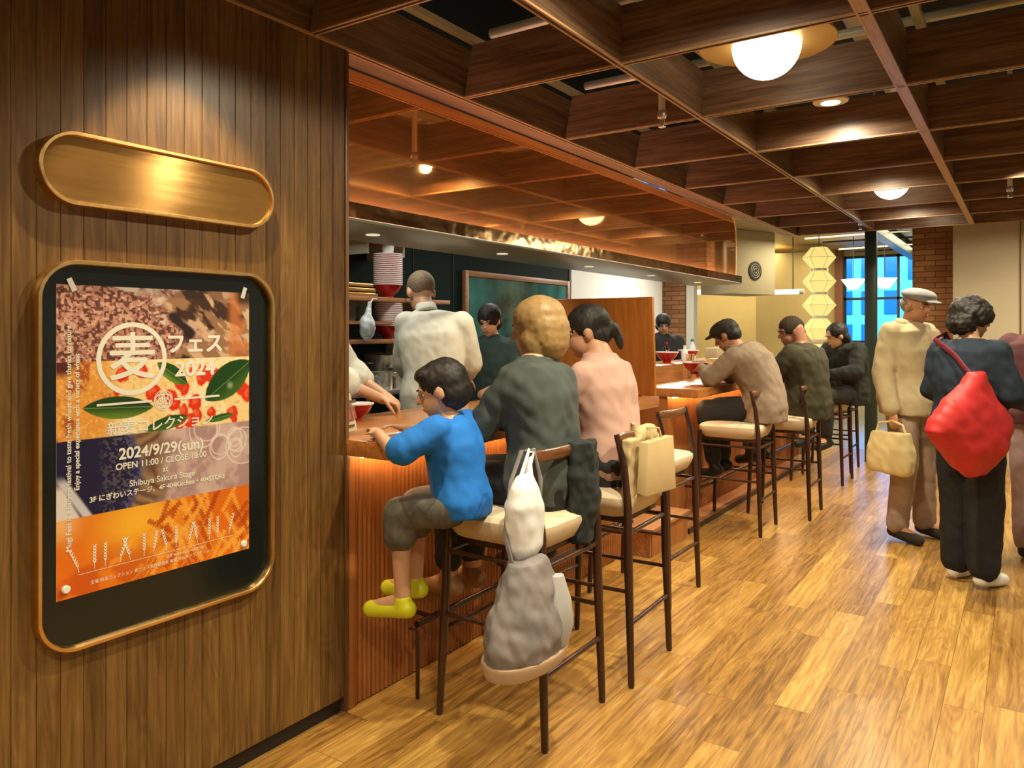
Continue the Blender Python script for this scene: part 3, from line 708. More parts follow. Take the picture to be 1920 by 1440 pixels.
lg.build('wheat_row', M['ink'], ps, smooth=False)
text('新麦コレクション', .50, .478, .041, bold=.0006)
text('2024/9/29(sun)', .50, .564, .043, bold=.0012)
text('OPEN 11:00 / CLOSE 18:00', .50, .605, .0245, bold=.0006)
text('at', .51, .637, .022, bold=.0004)
text('Shibuya Sakura Stage', .50, .668, .024, bold=.0004)
text('3F にぎわいステージ、4F 404Kitchen・404STORE', .495, .699, .0192, bold=.0005)
text('Mugi Fest is a harvest festival to taste fresh wheat and give thanks to nature', .052, .49, .0192, bold=.0004, rot=PI/2)
text('Enjoy a special experience with a variety of wheat', .088, .44, .0178, bold=.0005, rot=PI/2)
text('協賛 404Kitchen、404STORE', .62, .948, .010); text('主催 新麦コレクション 麦フェス実行委員会 後援 渋谷サクラステージ', .45, .968, .0115)
for s_, t_, sh_ in ((.037, .967, 'near'), (.962, .975, 'far')):
    c = SP(s_, t_, .0); m = MB(); m.tube([(c[0]+.001, c[1], c[2]), (c[0]+.007, c[1], c[2]), (c[0]+.009, c[1], c[2])], [.0105, .0105, .008], 24)
    tag(m.build('push_magnet', M['white']), 'round white magnet at the poster\'s lower %s corner' % ('camera side' if sh_ == 'near' else 'doorway side'), 'magnet')
for s_, t_, sh_, a in ((.065, .0, 'bottom', 25), (.965, .0, 'top', -18)):
    c = Vector(SP(s_, t_, .0)); a = math.radians(a); d = Vector((0, math.sin(-a), math.cos(a))); n_ = Vector((0, d.z, -d.y)); m = MB()
    q = [c-d*.018-n_*.007, c+d*.018-n_*.007, c+d*.018+n_*.007, c-d*.018+n_*.007]
    m.ring_loft([[p+Vector((.0008, 0, 0)) for p in q], [p+Vector((.0016, 0, 0)) for p in q]])
    tag(m.build('tape_strip', M['white'], smooth=False, fix=True), 'white tape strip holding the poster corner under the plaque\'s %s end' % ('rounded camera side' if a > 0 else 'rounded doorway side'), 'tape')

# ================= STOOLS =================
def make_stool(label, backmat):
    t = thing('bar_stool', label, 'bar stool', (0, 0, 0), 'cream topped wooden bar stools')
    m = MB(); rings = []
    n = 44
    def sq(rx, ry, z, e=.42, bulge=0):
        out = []
        for k in range(n):
            a = 2*PI*k/n; c, s = math.cos(a), math.sin(a)
            x = rx*math.copysign(abs(c)**e, c); y = ry*math.copysign(abs(s)**e, s); out.append((x, y, z+bulge*(1-(x/rx)**2)*(1-(y/ry)**2)))
        return out
    for rx, ry, z, b in ((.05, .05, .652, 0), (.185, .175, .652, 0), (.195, .185, .658, 0), (.212, .205, .690, 0), (.220, .213, .715, 0), (.218, .211, .732, 0), (.205, .198, .743, .0), (.17, .165, .750, 0), (.10, .10, .755, 0), (.03, .03, .757, 0)):
        rings.append(sq(rx, ry, z, .30 if rx > .1 else .6))
    m.ring_loft(rings); m.build('cushion_seat', M['cushion'], t)
    m = MB(); m.tube([(-.213, -.2, .728), (-.213, .2, .728)], .003, 6); m.box(-.17, .18, -.17, .17, .63, .653); m.build('seat_frame', M['stool'], t, bevel=.003)
    legs = {}
    for sx in (-1, 1):
        for sy in (-1, 1):
            if sx < 0: pts = [(-.225, .205*sy, 0), (-.224, .204*sy, .012), (-.205, .193*sy, .45), (-.198, .190*sy, .70)]; rad = [.010, .013, .017, .015]
            else: pts = [(.228, .208*sy, 0), (.227, .207*sy, .012), (.213, .200*sy, .45), (.208, .197*sy, .70), (.190, .192*sy, .86), (.155, .187*sy, .985)]; rad = [.010, .013, .0175, .0165, .0145, .011]
            MB().tube(pts, rad, 14).build('leg', M['stool'], t)
    def lx(sx, z): return (-.225+.028*z/.7) if sx < 0 else (.228-.021*z/.7)
    def ly(z): return .207-.016*z/.7
    for sy in (-1, 1):
        for z in (.37, .60): MB().tube([(lx(-1, z), ly(z)*sy, z), (lx(1, z), ly(z)*sy, z)], .0085, 10).build('side_rung', M['stool'], t)
    for z in (.245, .60): MB().tube([(lx(1, z), -ly(z), z), (lx(1, z), ly(z), z)], .0095, 10).build('back_rung', M['stool'], t)
    for z in (.31, .60): MB().tube([(lx(-1, z), -ly(z), z), (lx(-1, z), ly(z), z)], .0095, 10).build('front_rung', M['stool'], t)
    pts = [(.156+.026*(1-(y/.187)**2), y, .968) for y in np.linspace(-.192, .192, 13)]
    MB().tube(pts, [.012]+[.022]*11+[.012], 14, flat=.5, up=(0, 0, 1)).build('back_rail', backmat, t)
    return t
SL = ['cream seated bar stool nearest the camera, shopping bags hanging on its back',
      'cream seated bar stool with a paper bag and tan tote on its back',
      'empty cream seated bar stool just before the counter gap',
      'cream seated bar stool under the person in a brown sweater',
      'cream seated bar stool under the person in a dark olive jacket',
      'far bar stool standing before the lantern string',
      'farthest bar stool at the end of the far counter']
SPOS = [(-1.555, 2.38, 0), (-1.52, 2.955, .03), (-1.715, 3.835, .0), (-1.725, 5.44, .02), (-1.555, 6.10, .02), (-1.60, 7.60, -.02), (-1.66, 8.30, .0)]
st0 = make_stool(SL[0], M['stoolback'])
for i in range(1, 7): dup(st0, (*SPOS[i][:2], 0), SPOS[i][2], SL[i])
st0.location = (*SPOS[0][:2], 0)
# ================= KITCHEN =================
# board on the kitchen wall
bd = thing('chalkboard', 'dark green board with wooden frame on the kitchen back wall', 'board', (-3.94, 5.9, 1.1))
MB().box(-3.945, -3.925, 5.17, 6.85, 1.08, 1.86).build('green_surface', mat('glossy_green_board', (.035, .15, .14), .14, nz=.8, nscale=2.5), bd)  # strong tone noise paints pale reflection streaks into the green
m = MB(); m.box(-3.948, -3.91, 5.12, 5.17, 1.03, 1.91); m.box(-3.948, -3.91, 6.85, 6.90, 1.03, 1.91); m.box(-3.948, -3.91, 5.17, 6.85, 1.86, 1.91); m.box(-3.948, -3.91, 5.17, 6.85, 1.03, 1.08)
m.build('wooden_frame', M['step'], bd, bevel=.004)
# shelves
for i, (z, y0, y1, lab) in enumerate([(1.615, 2.7, 4.3, 'upper wooden wall shelf carrying the taller bowl stack'), (1.345, 3.3, 4.3, 'lower wooden wall shelf carrying the lower bowl stack'), (2.03, 3.55, 4.1, 'short wooden shelf high above the bowl stacks')]):
    t = thing('wall_shelf', lab, 'shelf', (-3.7, y0, z))
    MB().box(-3.945, -3.42, y0, y1, z-.028, z).build('shelf_board', M['step'], t, bevel=.003)
    for y in (y0+.1, y1-.1): MB().box(-3.945, -3.6, y, y+.02, z-.12, z-.028).build('bracket', M['galv'], t)
# stacked bowls
def bowl_proto(label, group, c, cat='bowl'):
    t = thing('ramen_bowl', label, cat, c, group)
    x, y, z = c
    MB().lathe([(.035, 0), (.036, .012), (.034, .014), (.075, .050), (.094, .088), (.092, .088), (.072, .054), (.02, .02)], c, 28).build('bowl_body', M['red'], t, fix=True)
    MB().lathe([(.0945, .0845), (.0975, .0865), (.0975, .0925), (.0905, .0925), (.071, .055), (.02, .0215)], c, 28, cap=False).build('pale_rim_and_lining', M['bowlin'], t)
    return t
b0 = bowl_proto('red bowl with pale rim in the upper stack beside the chef', 'red bowls stacked on the upper shelf', (-3.52, 3.765, 1.616))
for k in range(1, 17):
    c = dup(b0, (-3.52, 3.765, 1.616+.0125*k))
c = None
lb = None
for k in range(15):
    c = dup(b0, (-3.52, 3.765, 1.346+.0118*k), label='red bowl with pale rim in the lower stack beside the chef'); c['group'] = 'red bowls stacked on the lower shelf'
MB().lathe([(.001, 0), (.035, 0), (.040, .055), (.001, .055)], (-3.52, 3.765, 1.910), 24).build('paper_cup', M['white'], label='white cup upside down on top of the upper bowl stack', cat='cup')
# glass jars
t0 = thing('glass_jar', 'clear glass storage jar standing on the shelf beside the bowl stack', 'jar', (0, 0, 0), 'glass jars under the copper trays')
MB().lathe([(.001, 0), (.055, 0), (.058, .01), (.058, .13), (.05, .14)], (0, 0, 0), 24).build('jar_body', mat('jar_glass', (.7, .78, .68), .08, trans=.85, ior=1.2), t0)
MB().lathe([(.001, .14), (.054, .14), (.054, .16), (.001, .16)], (0, 0, 0), 24).build('jar_lid', M['steel'], t0)
MB().box(-3.945, -3.42, 2.7, 3.70, 1.46-.02, 1.46).build('jar_shelf', M['step'], label='wooden shelf carrying the glass jars', cat='shelf')
t0.location = (-3.55, 3.28, 1.461)
for k, y in enumerate((3.42, 3.56)): dup(t0, (-3.55, y, 1.461))
for k in range(3):
    MB().box(-3.85, -3.47, 3.02+k*.001, 3.62-k*.02, 1.617+k*.030, 1.640+k*.030).build('copper_tray', M['brass'], label='flat copper tray stacked on the upper shelf left of the bowls', cat='tray', group='copper trays on the upper shelf', bevel=.006)
# steel table and pots
tb = thing('steel_worktable', 'stainless steel work table under the pots behind the chef', 'table', (-3.5, 3.6, .12))
MB().box(-3.93, -3.28, 2.7, 4.9, 1.0, 1.03).build('table_top', M['steel'], tb, bevel=.003)
for x in (-3.9, -3.32):
    for y in (2.8, 3.95, 4.85): MB().box(x-.018, x+.018, y-.018, y+.018, .12, 1.0).build('leg', M['steel'], tb)
MB().box(-3.9, -3.32, 2.75, 4.85, .55, .57).build('lower_shelf', M['steel'], tb)
def pot(c, r, h, label, lid=True):
    t = thing('steel_pot', label, 'pot', c)
    m = MB(); m.lathe([(.001, 0), (r*.97, 0), (r, .01), (r, h), (r+.006, h+.003), (r-.003, h+.003), (r-.006, .01), (.001, .008)], c, 36); m.build('pot_body', M['steel'], t, fix=True)
    for s in (-1, 1): MB().tube([(c[0]-.03, c[1]+s*r, c[2]+h*.75), (c[0]-.03, c[1]+s*(r+.03), c[2]+h*.75), (c[0]+.03, c[1]+s*(r+.03), c[2]+h*.75), (c[0]+.03, c[1]+s*r, c[2]+h*.75)], .005, 8).build('handle', M['steel'], t)
    if lid:
        l = MB().lathe([(r+.004, h+.004), (r*.9, h+.012), (.02, h+.022), (.001, h+.022)], c, 36).build('lid', M['steel'], t, fix=True)
        MB().lathe([(.008, h+.02), (.008, h+.035), (.016, h+.045), (.012, h+.055), (.001, h+.056)], c, 16).build('lid_knob', M['black'], l, fix=True)
pot((-3.42, 3.78, 1.031), .075, .125, 'short stainless pot in front of the big lidded pot, right of its pair', False)
pot((-3.42, 3.60, 1.031), .070, .105, 'short stainless pot on the table at the left of its pair', False)
pot((-3.70, 3.92, 1.031), .15, .20, 'big lidded stainless stock pot on the steel table')
# hanging plastic bag
m = MB(); m.ell((-3.37, 3.42, 1.42), (.045, .055, .085)); m.caps((-3.37, 3.42, 1.46), .03, (-3.38, 3.45, 1.57), .010)
pb = thing('kitchen_bag', 'pale printed plastic bag hanging beside the jars', 'bag', (-3.36, 3.46, 1.30)); vox(m, 'bag_body', mat('pale_blue_plastic', (.50, .58, .60), .3), pb, .007, 2, .008, 22)
MB().tube([(-3.38, 3.45, 1.56), (-3.40, 3.50, 1.60), (-3.415, 3.55, 1.60)], .004, 6).build('handle', M['white'], pb)
# items on near counter
mc = thing('menu_card', 'small printed menu card standing on the near counter by the wall end', 'menu', (-2.19, 2.16, 1.0))
m = MB(); cx, cy = -2.22, 2.155
def card(w, h, t, dx=0, lift=0):
    a = math.radians(12); vs = []
    d = Vector((-.30, .95, 0)).normalized(); nrm = Vector((d.y, -d.x, 0))
    for q in (0, t):
        for u_, v_ in ((-w/2, 0), (w/2, 0), (w/2, h), (-w/2, h)):
            p = Vector((cx, cy, 1.001+lift))+d*(u_+dx)+nrm*(q-math.sin(a)*v_)+Vector((0, 0, math.cos(a)*v_)); vs.append(p)
    return vs
FC = [(0, 1, 2, 3), (7, 6, 5, 4), (0, 4, 5, 1), (1, 5, 6, 2), (2, 6, 7, 3), (3, 7, 4, 0)]
m.add(card(.115, .15, .004), FC); m.build('card_stand', mat('cream_card', (.62, .55, .36), .6), mc, smooth=False, fix=True)
m = MB(); vs = card(.10, .05, .0055, 0, .048); m.add(vs, FC); m.build('printed_photos', mat('card_photo', (.30, .10, .06), .5, nz=.6, nscale=60), mc, smooth=False, fix=True)
m = MB(); vs = card(.09, .012, .0055, 0, .112); m.add(vs, FC); vs = card(.07, .008, .0055, 0, .018); m.add(vs, FC); m.build('printed_lines', mat('card_ink', (.10, .08, .05), .6), mc, smooth=False, fix=True)
r1 = bowl_proto('small red bowl with white lining on the near counter behind the menu card', None, (-2.50, 2.47, 1.001))
for c in r1.children: c.scale = (.8, .8, .8)
m = MB(); m.ell((-1.985, 2.075, 1.012), (.040, .026, .010)); m.tube([(-1.96, 2.08, 1.014), (-1.93, 2.10, 1.02), (-1.87, 2.14, 1.026)], [.010, .008, .007], 8, flat=.6)
sp = thing('soup_spoon', 'white ceramic soup spoon lying on the near counter', 'spoon', (-1.95, 2.08, 1.001)); vox(m, 'spoon_body', M['bowlin'], sp, .004, 2)
# items on far counter
bowls = [((-2.50, 6.05, 1.131), 'large red bowl on the serving ledge nearest the flap'), ((-2.58, 6.75, 1.131), 'red bowl further along the serving ledge behind bottles'), ((-2.05, 5.50, 1.14), None)]
for c, lab in bowls[:2]: bowl_proto(lab, None, c)
def bottle(c, h, r, m_, capm, label):
    t = thing('sauce_bottle', label, 'bottle', c)
    MB().lathe([(.001, 0), (r, 0), (r, h*.62), (r*.45, h*.78), (r*.4, h*.88), (.001, h*.88)], c, 20).build('bottle_body', m_, t)
    MB().lathe([(.001, h*.88), (r*.45, h*.88), (r*.42, h), (.001, h)], c, 16).build('cap', capm, t)
gw = mat('green_cap', (.03, .25, .14), .4); soy = mat('soy_sauce', (.03, .012, .006), .1)
bottle((-2.63, 6.35, 1.131), .17, .03, soy, M['red'], 'dark soy sauce bottle with red cap on the serving ledge'); bottle((-2.52, 6.50, 1.131), .14, .028, M['whiteplastic'], M['white'], 'white squeeze bottle on the serving ledge')
bottle((-2.62, 6.95, 1.131), .19, .032, M['whiteplastic'], gw, 'white bottle with green cap on the serving ledge')
ch = thing('chopstick_glass', 'clear tumbler of wooden chopsticks on the far counter', 'chopstick holder', (-2.28, 6.0, 1.001))
MB().lathe([(.001, 0), (.036, 0), (.04, .11), (.037, .11), (.033, .006), (.001, .006)], (-2.28, 6.0, 1.001), 24).build('tumbler', M['glass'], ch, fix=True)
cs = mat('bamboo', (.62, .46, .24), .5)
for k in range(12):
    a = k*2.4; MB().tube([(-2.28+.012*math.cos(a), 6.0+.012*math.sin(a), 1.01), (-2.28+.034*math.cos(a), 6.0+.034*math.sin(a), 1.21)], .0035, 6).build('chopstick', cs, ch)
MB().box(-2.62, -2.50, 7.3, 7.6, 1.131, 1.23).build('bamboo_box', mat('woven_box', (.62, .52, .33), .7, nz=.2, nscale=80), label='pale woven box on the serving ledge behind the bottles', cat='box', bevel=.004)
MB().box(-2.30, -2.18, 6.45, 6.62, 1.001, 1.16).build('tissue_box', mat('amber_box', (.62, .42, .12), .6), label='amber coloured box on the far counter behind the chopsticks', cat='box', bevel=.006)
wb = bowl_proto('red bowl held up by the person in the brown sweater', None, (-2.02, 5.50, 1.06))

# ================= LANTERN STRING =================
def lantern(z, k, label, s=1.0):
    c = (-1.905, 8.92, z)
    m = MB(); n = 6; r = .178*s; h = .115*s; rt = .085*s
    ang = [2*PI*i/n+.22 for i in range(n)]
    def rg(rad, zz): return [(c[0]+rad*math.cos(a), c[1]+rad*math.sin(a), zz) for a in ang]
    m.ring_loft([rg(rt, z-h), rg(r, z), rg(rt, z+h)]); t = thing('paper_lantern', label, 'lantern', (c[0], c[1], z-h), 'string of faceted paper lanterns')
    m.build('faceted_shade', M['paper'], t, smooth=False)
    m = MB()
    for a in ang: m.tube([(c[0]+rr_*math.cos(a)*1.004, c[1]+rr_*math.sin(a)*1.004, zz) for rr_, zz in ((rt, z-h), (r, z), (rt, z+h))], .0022, 6)
    m.tube([(c[0]+r*math.cos(a), c[1]+r*math.sin(a), z) for a in ang], .002, 6, closed=True)
    m.build('wire_ribs', M['galv'], t)
    MB().lathe([(rt*.95, -h-.028), (rt*.95, -h-.002)], c, 24).build('collar', M['galv'], t)
M['paper'] = mat('lit_paper', (.30, .24, .09), .7, emit=(1, .76, .24), es=.72)
for k, lab in enumerate(['topmost lit paper lantern of the string', 'second lit paper lantern from the top of the string', 'third lit paper lantern down the string', 'fourth lit paper lantern down the string', 'second lowest lit paper lantern of the string', 'lowest lit paper lantern of the string']):
    lantern(2.205-.262*k, k, lab, 1.0 if k < 4 else .8)
MB().tube([(-1.905, 8.92, 2.32), (-1.905, 8.92, 2.72)], .004, 6).build('lantern_cord', M['black'], label='black cord holding the paper lantern string', cat='cord')

# ================= BAGS =================
def bag(name, label, cat, body, m_, parts, size=.008, nz=.01, ns=9, loc=(0, 0, 0), it=3):
    t = thing(name, label, cat, loc); vox(body, 'bag_body', m_, t, size, it, nz, ns)
    for nm, mb, mm in parts: mb.build(nm, mm, t)
    return t
# white plastic shopping bag on stool back
BX, BY = -1.372, 2.115
def ov(dx, dy, z, cx, cy, n=17): return [(cx+dx*math.cos(a), cy+dy*math.sin(a), z) for a in np.linspace(0, 2*PI, n)[:-1]]
m = MB()
m.ring_loft([ov(dx, dy, z, BX, BY) for dx, dy, z in ((.035, .045, .655), (.055, .070, .69), (.06, .082, .76), (.055, .085, .83), (.035, .065, .89), (.015, .04, .93))])
hd1 = MB()
for q in (-.03, .03): hd1.tube([(BX, BY+q, .90), (BX-.01, BY+.03+q*.5, .95), (BX-.028, BY+.085+q*.4, .995), (BX-.04, BY+.10+q*.3, .99)], [.018, .012, .010, .008], 8, flat=.4)
bag('plastic_bag', 'white plastic shopping bag hanging from the nearest stool back', 'bag', m, M['whiteplastic'], [('handles', hd1, M['whiteplastic'])], .007, .007, 11, (BX, BY, .65))
# grey cloth bag hanging lower
gm = mat('grey_canvas', (.19, .17, .17), .8, nz=.35, nscale=8, bump=.3)
CX, CY = -1.345, 2.085
m = MB(); m.ring_loft([ov(dx, dy, z, CX, CY, 25) for dx, dy, z in ((.07, .15, .325), (.10, .185, .355), (.11, .185, .42), (.10, .16, .50), (.08, .12, .58), (.05, .08, .66))])
hs = MB()
for q in (-1, 1): hs.tube([(CX-.01, CY+.05*q, .62), (CX-.03+.02*q, CY+.02+.07*q, .74), (CX-.04+.03*q, CY+.06+.045*q, .90), (CX-.06+.01*q, CY+.10+.02*q, .995), (CX-.08, CY+.12, .985)], .009, 8, flat=.5)
bt = MB(); bt.ring_loft([ov(dx, dy, z, CX, CY, 25) for dx, dy, z in ((.065, .14, .308), (.102, .188, .33), (.114, .195, .365), (.112, .193, .372))])
fb = MB(); fb.ring_loft([ov(dx, dy, z, CX+.07, CY+.08) for dx, dy, z in ((.03, .05, .375), (.05, .065, .44), (.045, .05, .52), (.02, .025, .60))])
bag('cloth_bag', 'big grey cloth bag with tan base hanging low behind the nearest stool', 'bag', m, gm, [('strap', hs, gm), ('tan_base', bt, mat('tan_canvas', (.42, .28, .17), .7)), ('pale_pocket', fb, mat('pale_grey_cloth', (.38, .38, .38), .8))], .009, .014, 12, (CX, CY, .30))
# cardigan over the stool back
m = MB(); m.ring_loft([[(-1.365+dx*math.cos(a), 2.50+dy*math.sin(a), z) for a in np.linspace(0, 2*PI, 17)[:-1]] for dx, dy, z in ((.04, .07, .62), (.05, .095, .74), (.045, .10, .85), (.04, .09, .95), (.045, .08, .995))])
t = thing('dark_coat', 'black coat draped over the doorway side of the nearest stool back', 'coat', (-1.335, 2.5, .66)); vox(m, 'coat_cloth', mat('black_cloth', (.012, .018, .018), .85), t, .008, 3, .014, 14)
# paper bag + tote on stool 2
kraft = mat('kraft_paper', (.56, .42, .21), .7, nz=.06, nscale=6)
t = thing('paper_bag', 'square kraft paper bag hanging on the second stool\'s back', 'bag', (-1.26, 2.98, .74))
m = MB(); vs = []
for x, z0, z1 in ((-1.285, .745, .955), (-1.245, .735, .955)):
    for y, z in ((2.80, z0+.01), (3.115, z0-.01), (3.085, z1), (2.825, z1)): vs.append((x, y, z))
m.add(vs, FC); m.build('bag_body', kraft, t, bevel=.003)
MB().tube([(-1.262, 2.9, .95), (-1.27, 2.91, .995), (-1.31, 2.95, 1.0), (-1.27, 2.99, .995), (-1.262, 3.0, .95)], .004, 6).build('handle', kraft, t)
m = MB(); m.box(-1.345, -1.305, 2.78, 3.10, .69, .965); m.ell((-1.325, 2.98, .97), (.035, .10, .045))
t = thing('tan_tote', 'tan cloth tote slung over the second stool\'s back behind the paper bag', 'bag', (-1.325, 2.94, .69)); vox(m, 'tote_cloth', mat('tan_cloth', (.55, .43, .22), .8, nz=.1), t, .009, 4, .012, 9)
MB().tube([(-1.31, 2.86, .96), (-1.325, 2.87, 1.02), (-1.35, 2.9, 1.02), (-1.36, 2.9, .93)], .008, 8, flat=.4).build('strap', bpy.data.materials['tan_cloth'], t)
# ================= PEOPLE =================
def cloth(name, c, rough=.85, nz=.12): return mat(name, c, rough, nz=nz, nscale=12)
SK = mat('skin', (.58, .33, .20), .5, nz=.06); SKM = {'a': SK}
HB = mat('black_hair', (.010, .008, .007), .62, nz=.5, nscale=60); EYEW = mat('eye_white', (.7, .68, .64), .3); EYEB = mat('eye_dark', (.02, .012, .008), .2); LIP = mat('lips', (.42, .14, .11), .5)
class Fig:
    def __init__(s, label, origin, ang, sc=1.0, cat='person', vs=.0075):
        """ang: facing direction (radians from +X)"""
        s.o = Vector((origin[0], origin[1], 0)); s.z0 = origin[2] if len(origin) > 2 else 0
        s.F = Vector((math.cos(ang), math.sin(ang), 0)); s.R = s.F.cross(Vector((0, 0, 1))); s.U = Vector((0, 0, 1)); s.sc = sc; s.vs = vs
        s.t = thing('person', label, cat, (origin[0], origin[1], s.z0)); s.body = MB(); s.parts = []
    def w(s, p): return s.o+Vector((0, 0, s.z0))+(s.R*p[0]+s.F*p[1]+s.U*p[2])*s.sc
    def torso(s, mb, st, tw=0):
        """stations (r,f,u, halfwidth, halfdepth)"""
        rings = []; k = s.sc; n = 28
        for i, q in enumerate(st):
            c = s.w(q[:3]); a = s.w(st[max(i-1, 0)][:3]); b = s.w(st[min(i+1, len(st)-1)][:3]); t = (b-a).normalized()
            t_ = tw[i] if hasattr(tw, '__len__') else tw
            R = (s.R*math.cos(t_)+s.F*math.sin(t_)); R = (R-t*R.dot(t)).normalized(); F = t.cross(R)
            rings.append([c+R*q[3]*k*math.copysign(abs(math.cos(2*PI*j/n))**.8, math.cos(2*PI*j/n))+F*q[4]*k*math.copysign(abs(math.sin(2*PI*j/n))**.9, math.sin(2*PI*j/n)) for j in range(n)])
        mb.ring_loft(rings)
    def limb(s, mb, ps, rs):
        for i in range(len(ps)-1): mb.caps(s.w(ps[i]), rs[i]*s.sc, s.w(ps[i+1]), rs[i+1]*s.sc)
    def head(s, c, yaw=0, pitch=0, hs=1.0, roll=0, face=True):
        c = s.w(c); k = hs*s.sc
        F = (s.F*math.cos(yaw)+s.R*math.sin(yaw)); R = F.cross(s.U); F2 = F*math.cos(pitch)+s.U*math.sin(pitch); U2 = R.cross(F2)
        Mx = Matrix((R, F2, U2)).transposed()
        if roll: Mx = Mx @ Matrix.Rotation(roll, 3, 'Y')
        s.hc, s.hM, s.hk = c, Mx, k
        def e(mb, p, r): mb.ell(c+Mx @ (Vector(p)*k), [q*k for q in r], Mx)
        s.he = e; b = s.body
        e(b, (0, -.012, .026), (.074, .092, .086)); e(b, (0, .018, -.042), (.058, .066, .068)); e(b, (0, .052, -.085), (.027, .022, .022))
        P = lambda *p: c+Mx @ (Vector(p)*k)
        b.caps(P(0, .082, .012), .008*k, P(0, .098, -.020), .012*k); e(b, (0, .074, .024), (.048, .014, .010))
        for q in (-1, 1): e(b, (q*.076, -.006, -.006), (.010, .020, .030))
        e(b, (0, .078, -.052), (.022, .010, .010))
        if face:
            m = MB(); [e(m, (q*.0275, .0615, .004), (.0110, .0095, .0080)) for q in (-1, 1)]; s.parts.append(('eyes', m, EYEW))
            m = MB(); [e(m, (q*.027, .0705, .004), (.0052, .0025, .0052)) for q in (-1, 1)]; s.parts.append(('irises', m, EYEB))
            m = MB(); e(m, (0, .083, -.052), (.020, .005, .006)); s.parts.append(('lips', m, LIP))
            m = MB(); [m.caps(P(q*.014, .088, .026), .0032*k, P(q*.048, .074, .028), .0025*k, 8, 2) for q in (-1, 1)]; s.parts.append(('eyebrows', m, HB))
    def hair(s, ells, m_=None, name='hair', nz=.004, vs=.007):
        m = MB()
        for p, r in ells: s.he(m, p, r)
        vox(m, name, m_ or HB, s.t, vs, 2, nz, 30)
    def hand(s, wr, el, d=None, pn=(0, 0, -1), curl=.5, side=1, k=1.0):
        """five fingers closing on the palm side"""
        W = s.w(wr); D = (s.R*d[0]+s.F*d[1]+s.U*d[2]).normalized() if d else (W-s.w(el)).normalized()
        Nn = (s.R*pn[0]+s.F*pn[1]+s.U*pn[2]); Nn = (Nn-D*Nn.dot(D)).normalized(); Lt = D.cross(Nn)*side; k = k*s.sc
        Mx = Matrix((Lt, D, Nn)).transposed(); b = s.body
        b.ell(W+D*.045*k, (.040*k, .052*k, .015*k), Mx); b.caps(s.w(wr), .026*k, W+D*.03*k, .024*k)
        for i, (o, L) in enumerate(((-.030, .058), (-.010, .070), (.011, .076), (.031, .068))):
            p = W+D*.082*k+Lt*o*k; a = curl*.6
            for j, (f, r) in enumerate(((.45, .0092), (.32, .0082), (.23, .0074))):
                dv = (D*math.cos(a)+Nn*math.sin(a)+Lt*o*2.2*(1-curl)).normalized(); q = p+dv*L*f*k; b.caps(p, r*k, q, (r-.0006)*k, 10, 3); p = q; a += curl*.75
        p = W+D*.02*k+Lt*.034*k
        for f, r, a in ((.036, .012, .75), (.030, .0105, .45), (.022, .009, .25)):
            dv = (D*math.cos(a)+Lt*math.sin(a)+Nn*curl*.7).normalized(); q = p+dv*f*k; b.caps(p, r*k, q, (r-.001)*k, 10, 3); p = q
    def done(s, skin=SK):
        vox(s.body, 'body', skin, s.t, s.vs, 2)
        for nm, mb, mm in s.parts: mb.build(nm, mm, s.t)
        return s.t
    def wear(s, name, mb, m_, nz=.006, ns=11, it=4, vs=.010): return vox(mb, name, m_, s.t, vs, it, nz, ns)
def mirror(p): return (-p[0], p[1], p[2])
SIT = dict(pel=(0, -.06, .84), wa=(0, -.06, .98), ch=(0, -.03, 1.15), nk=(0, -.01, 1.30), hd=(0, .02, 1.41))
def torso_st(J, g=0, wx=1.0, bx=1.0, low=-.09):
    p, wa, ch, nk = J['pel'], J['wa'], J['ch'], J['nk']
    sh = tuple(c*.25+n*.75 for c, n in zip(ch, nk))
    return [(p[0], p[1], p[2]+low, .15*wx+g, .105*bx+g), (*p, .165*wx+g, .115*bx+g), (*wa, .140*wx+g, .098*bx+g), (*ch, .165*wx+g, .110*bx+g),
            (sh[0], sh[1], sh[2]-.015, .160*wx+g, .085*bx+g), (nk[0], nk[1], nk[2]-.015, .085*wx+g*.5, .06*bx+g*.5), (nk[0], nk[1], nk[2]+.012, .058+g*.4, .056+g*.4)]
def skinbase(f, J, arms, legs, hs=1.0):
    f.torso(f.body, torso_st(J, -.012)); f.limb(f.body, [J['nk'], J['hd']], [.052, .050])
    for sh, el, wr in arms:
        sh = (sh[0]*.86, sh[1], sh[2]-.03); f.limb(f.body, [sh, el, wr], [.048, .038, .026])
    for hp, kn, an, to in legs:
        f.limb(f.body, [hp, kn, an], [.082, .055, .036]); f.limb(f.body, [an, (to[0], to[1], to[2])], [.034, .026])
def toptorso(f, J, arms, mb=None, g=.014, wx=1.0, sl=1.0, rs=(.062, .054, .042), low=-.06, bx=1.0):
    mb = mb or MB(); f.torso(mb, torso_st(J, g, wx, bx, low)[:-1]+[(J['nk'][0], J['nk'][1], J['nk'][2]+.004, .066+g*.4, .064+g*.4)])
    for sh, el, wr in arms:
        sh = (sh[0]*.90, sh[1], sh[2]-.022)
        if sl > 1: e2 = tuple(a+(b-a)*(sl-1) for a, b in zip(el, wr)); f.limb(mb, [sh, el, e2], rs)
        else: e2 = tuple(a+(b-a)*sl for a, b in zip(sh, el)); f.limb(mb, [sh, e2], rs)
        c = tuple(a*.35+b*.65 for a, b in zip(J['nk'], sh)); f.limb(mb, [(c[0], c[1], c[2]-.035), sh], [.046+g*.3, rs[0]])
    return mb
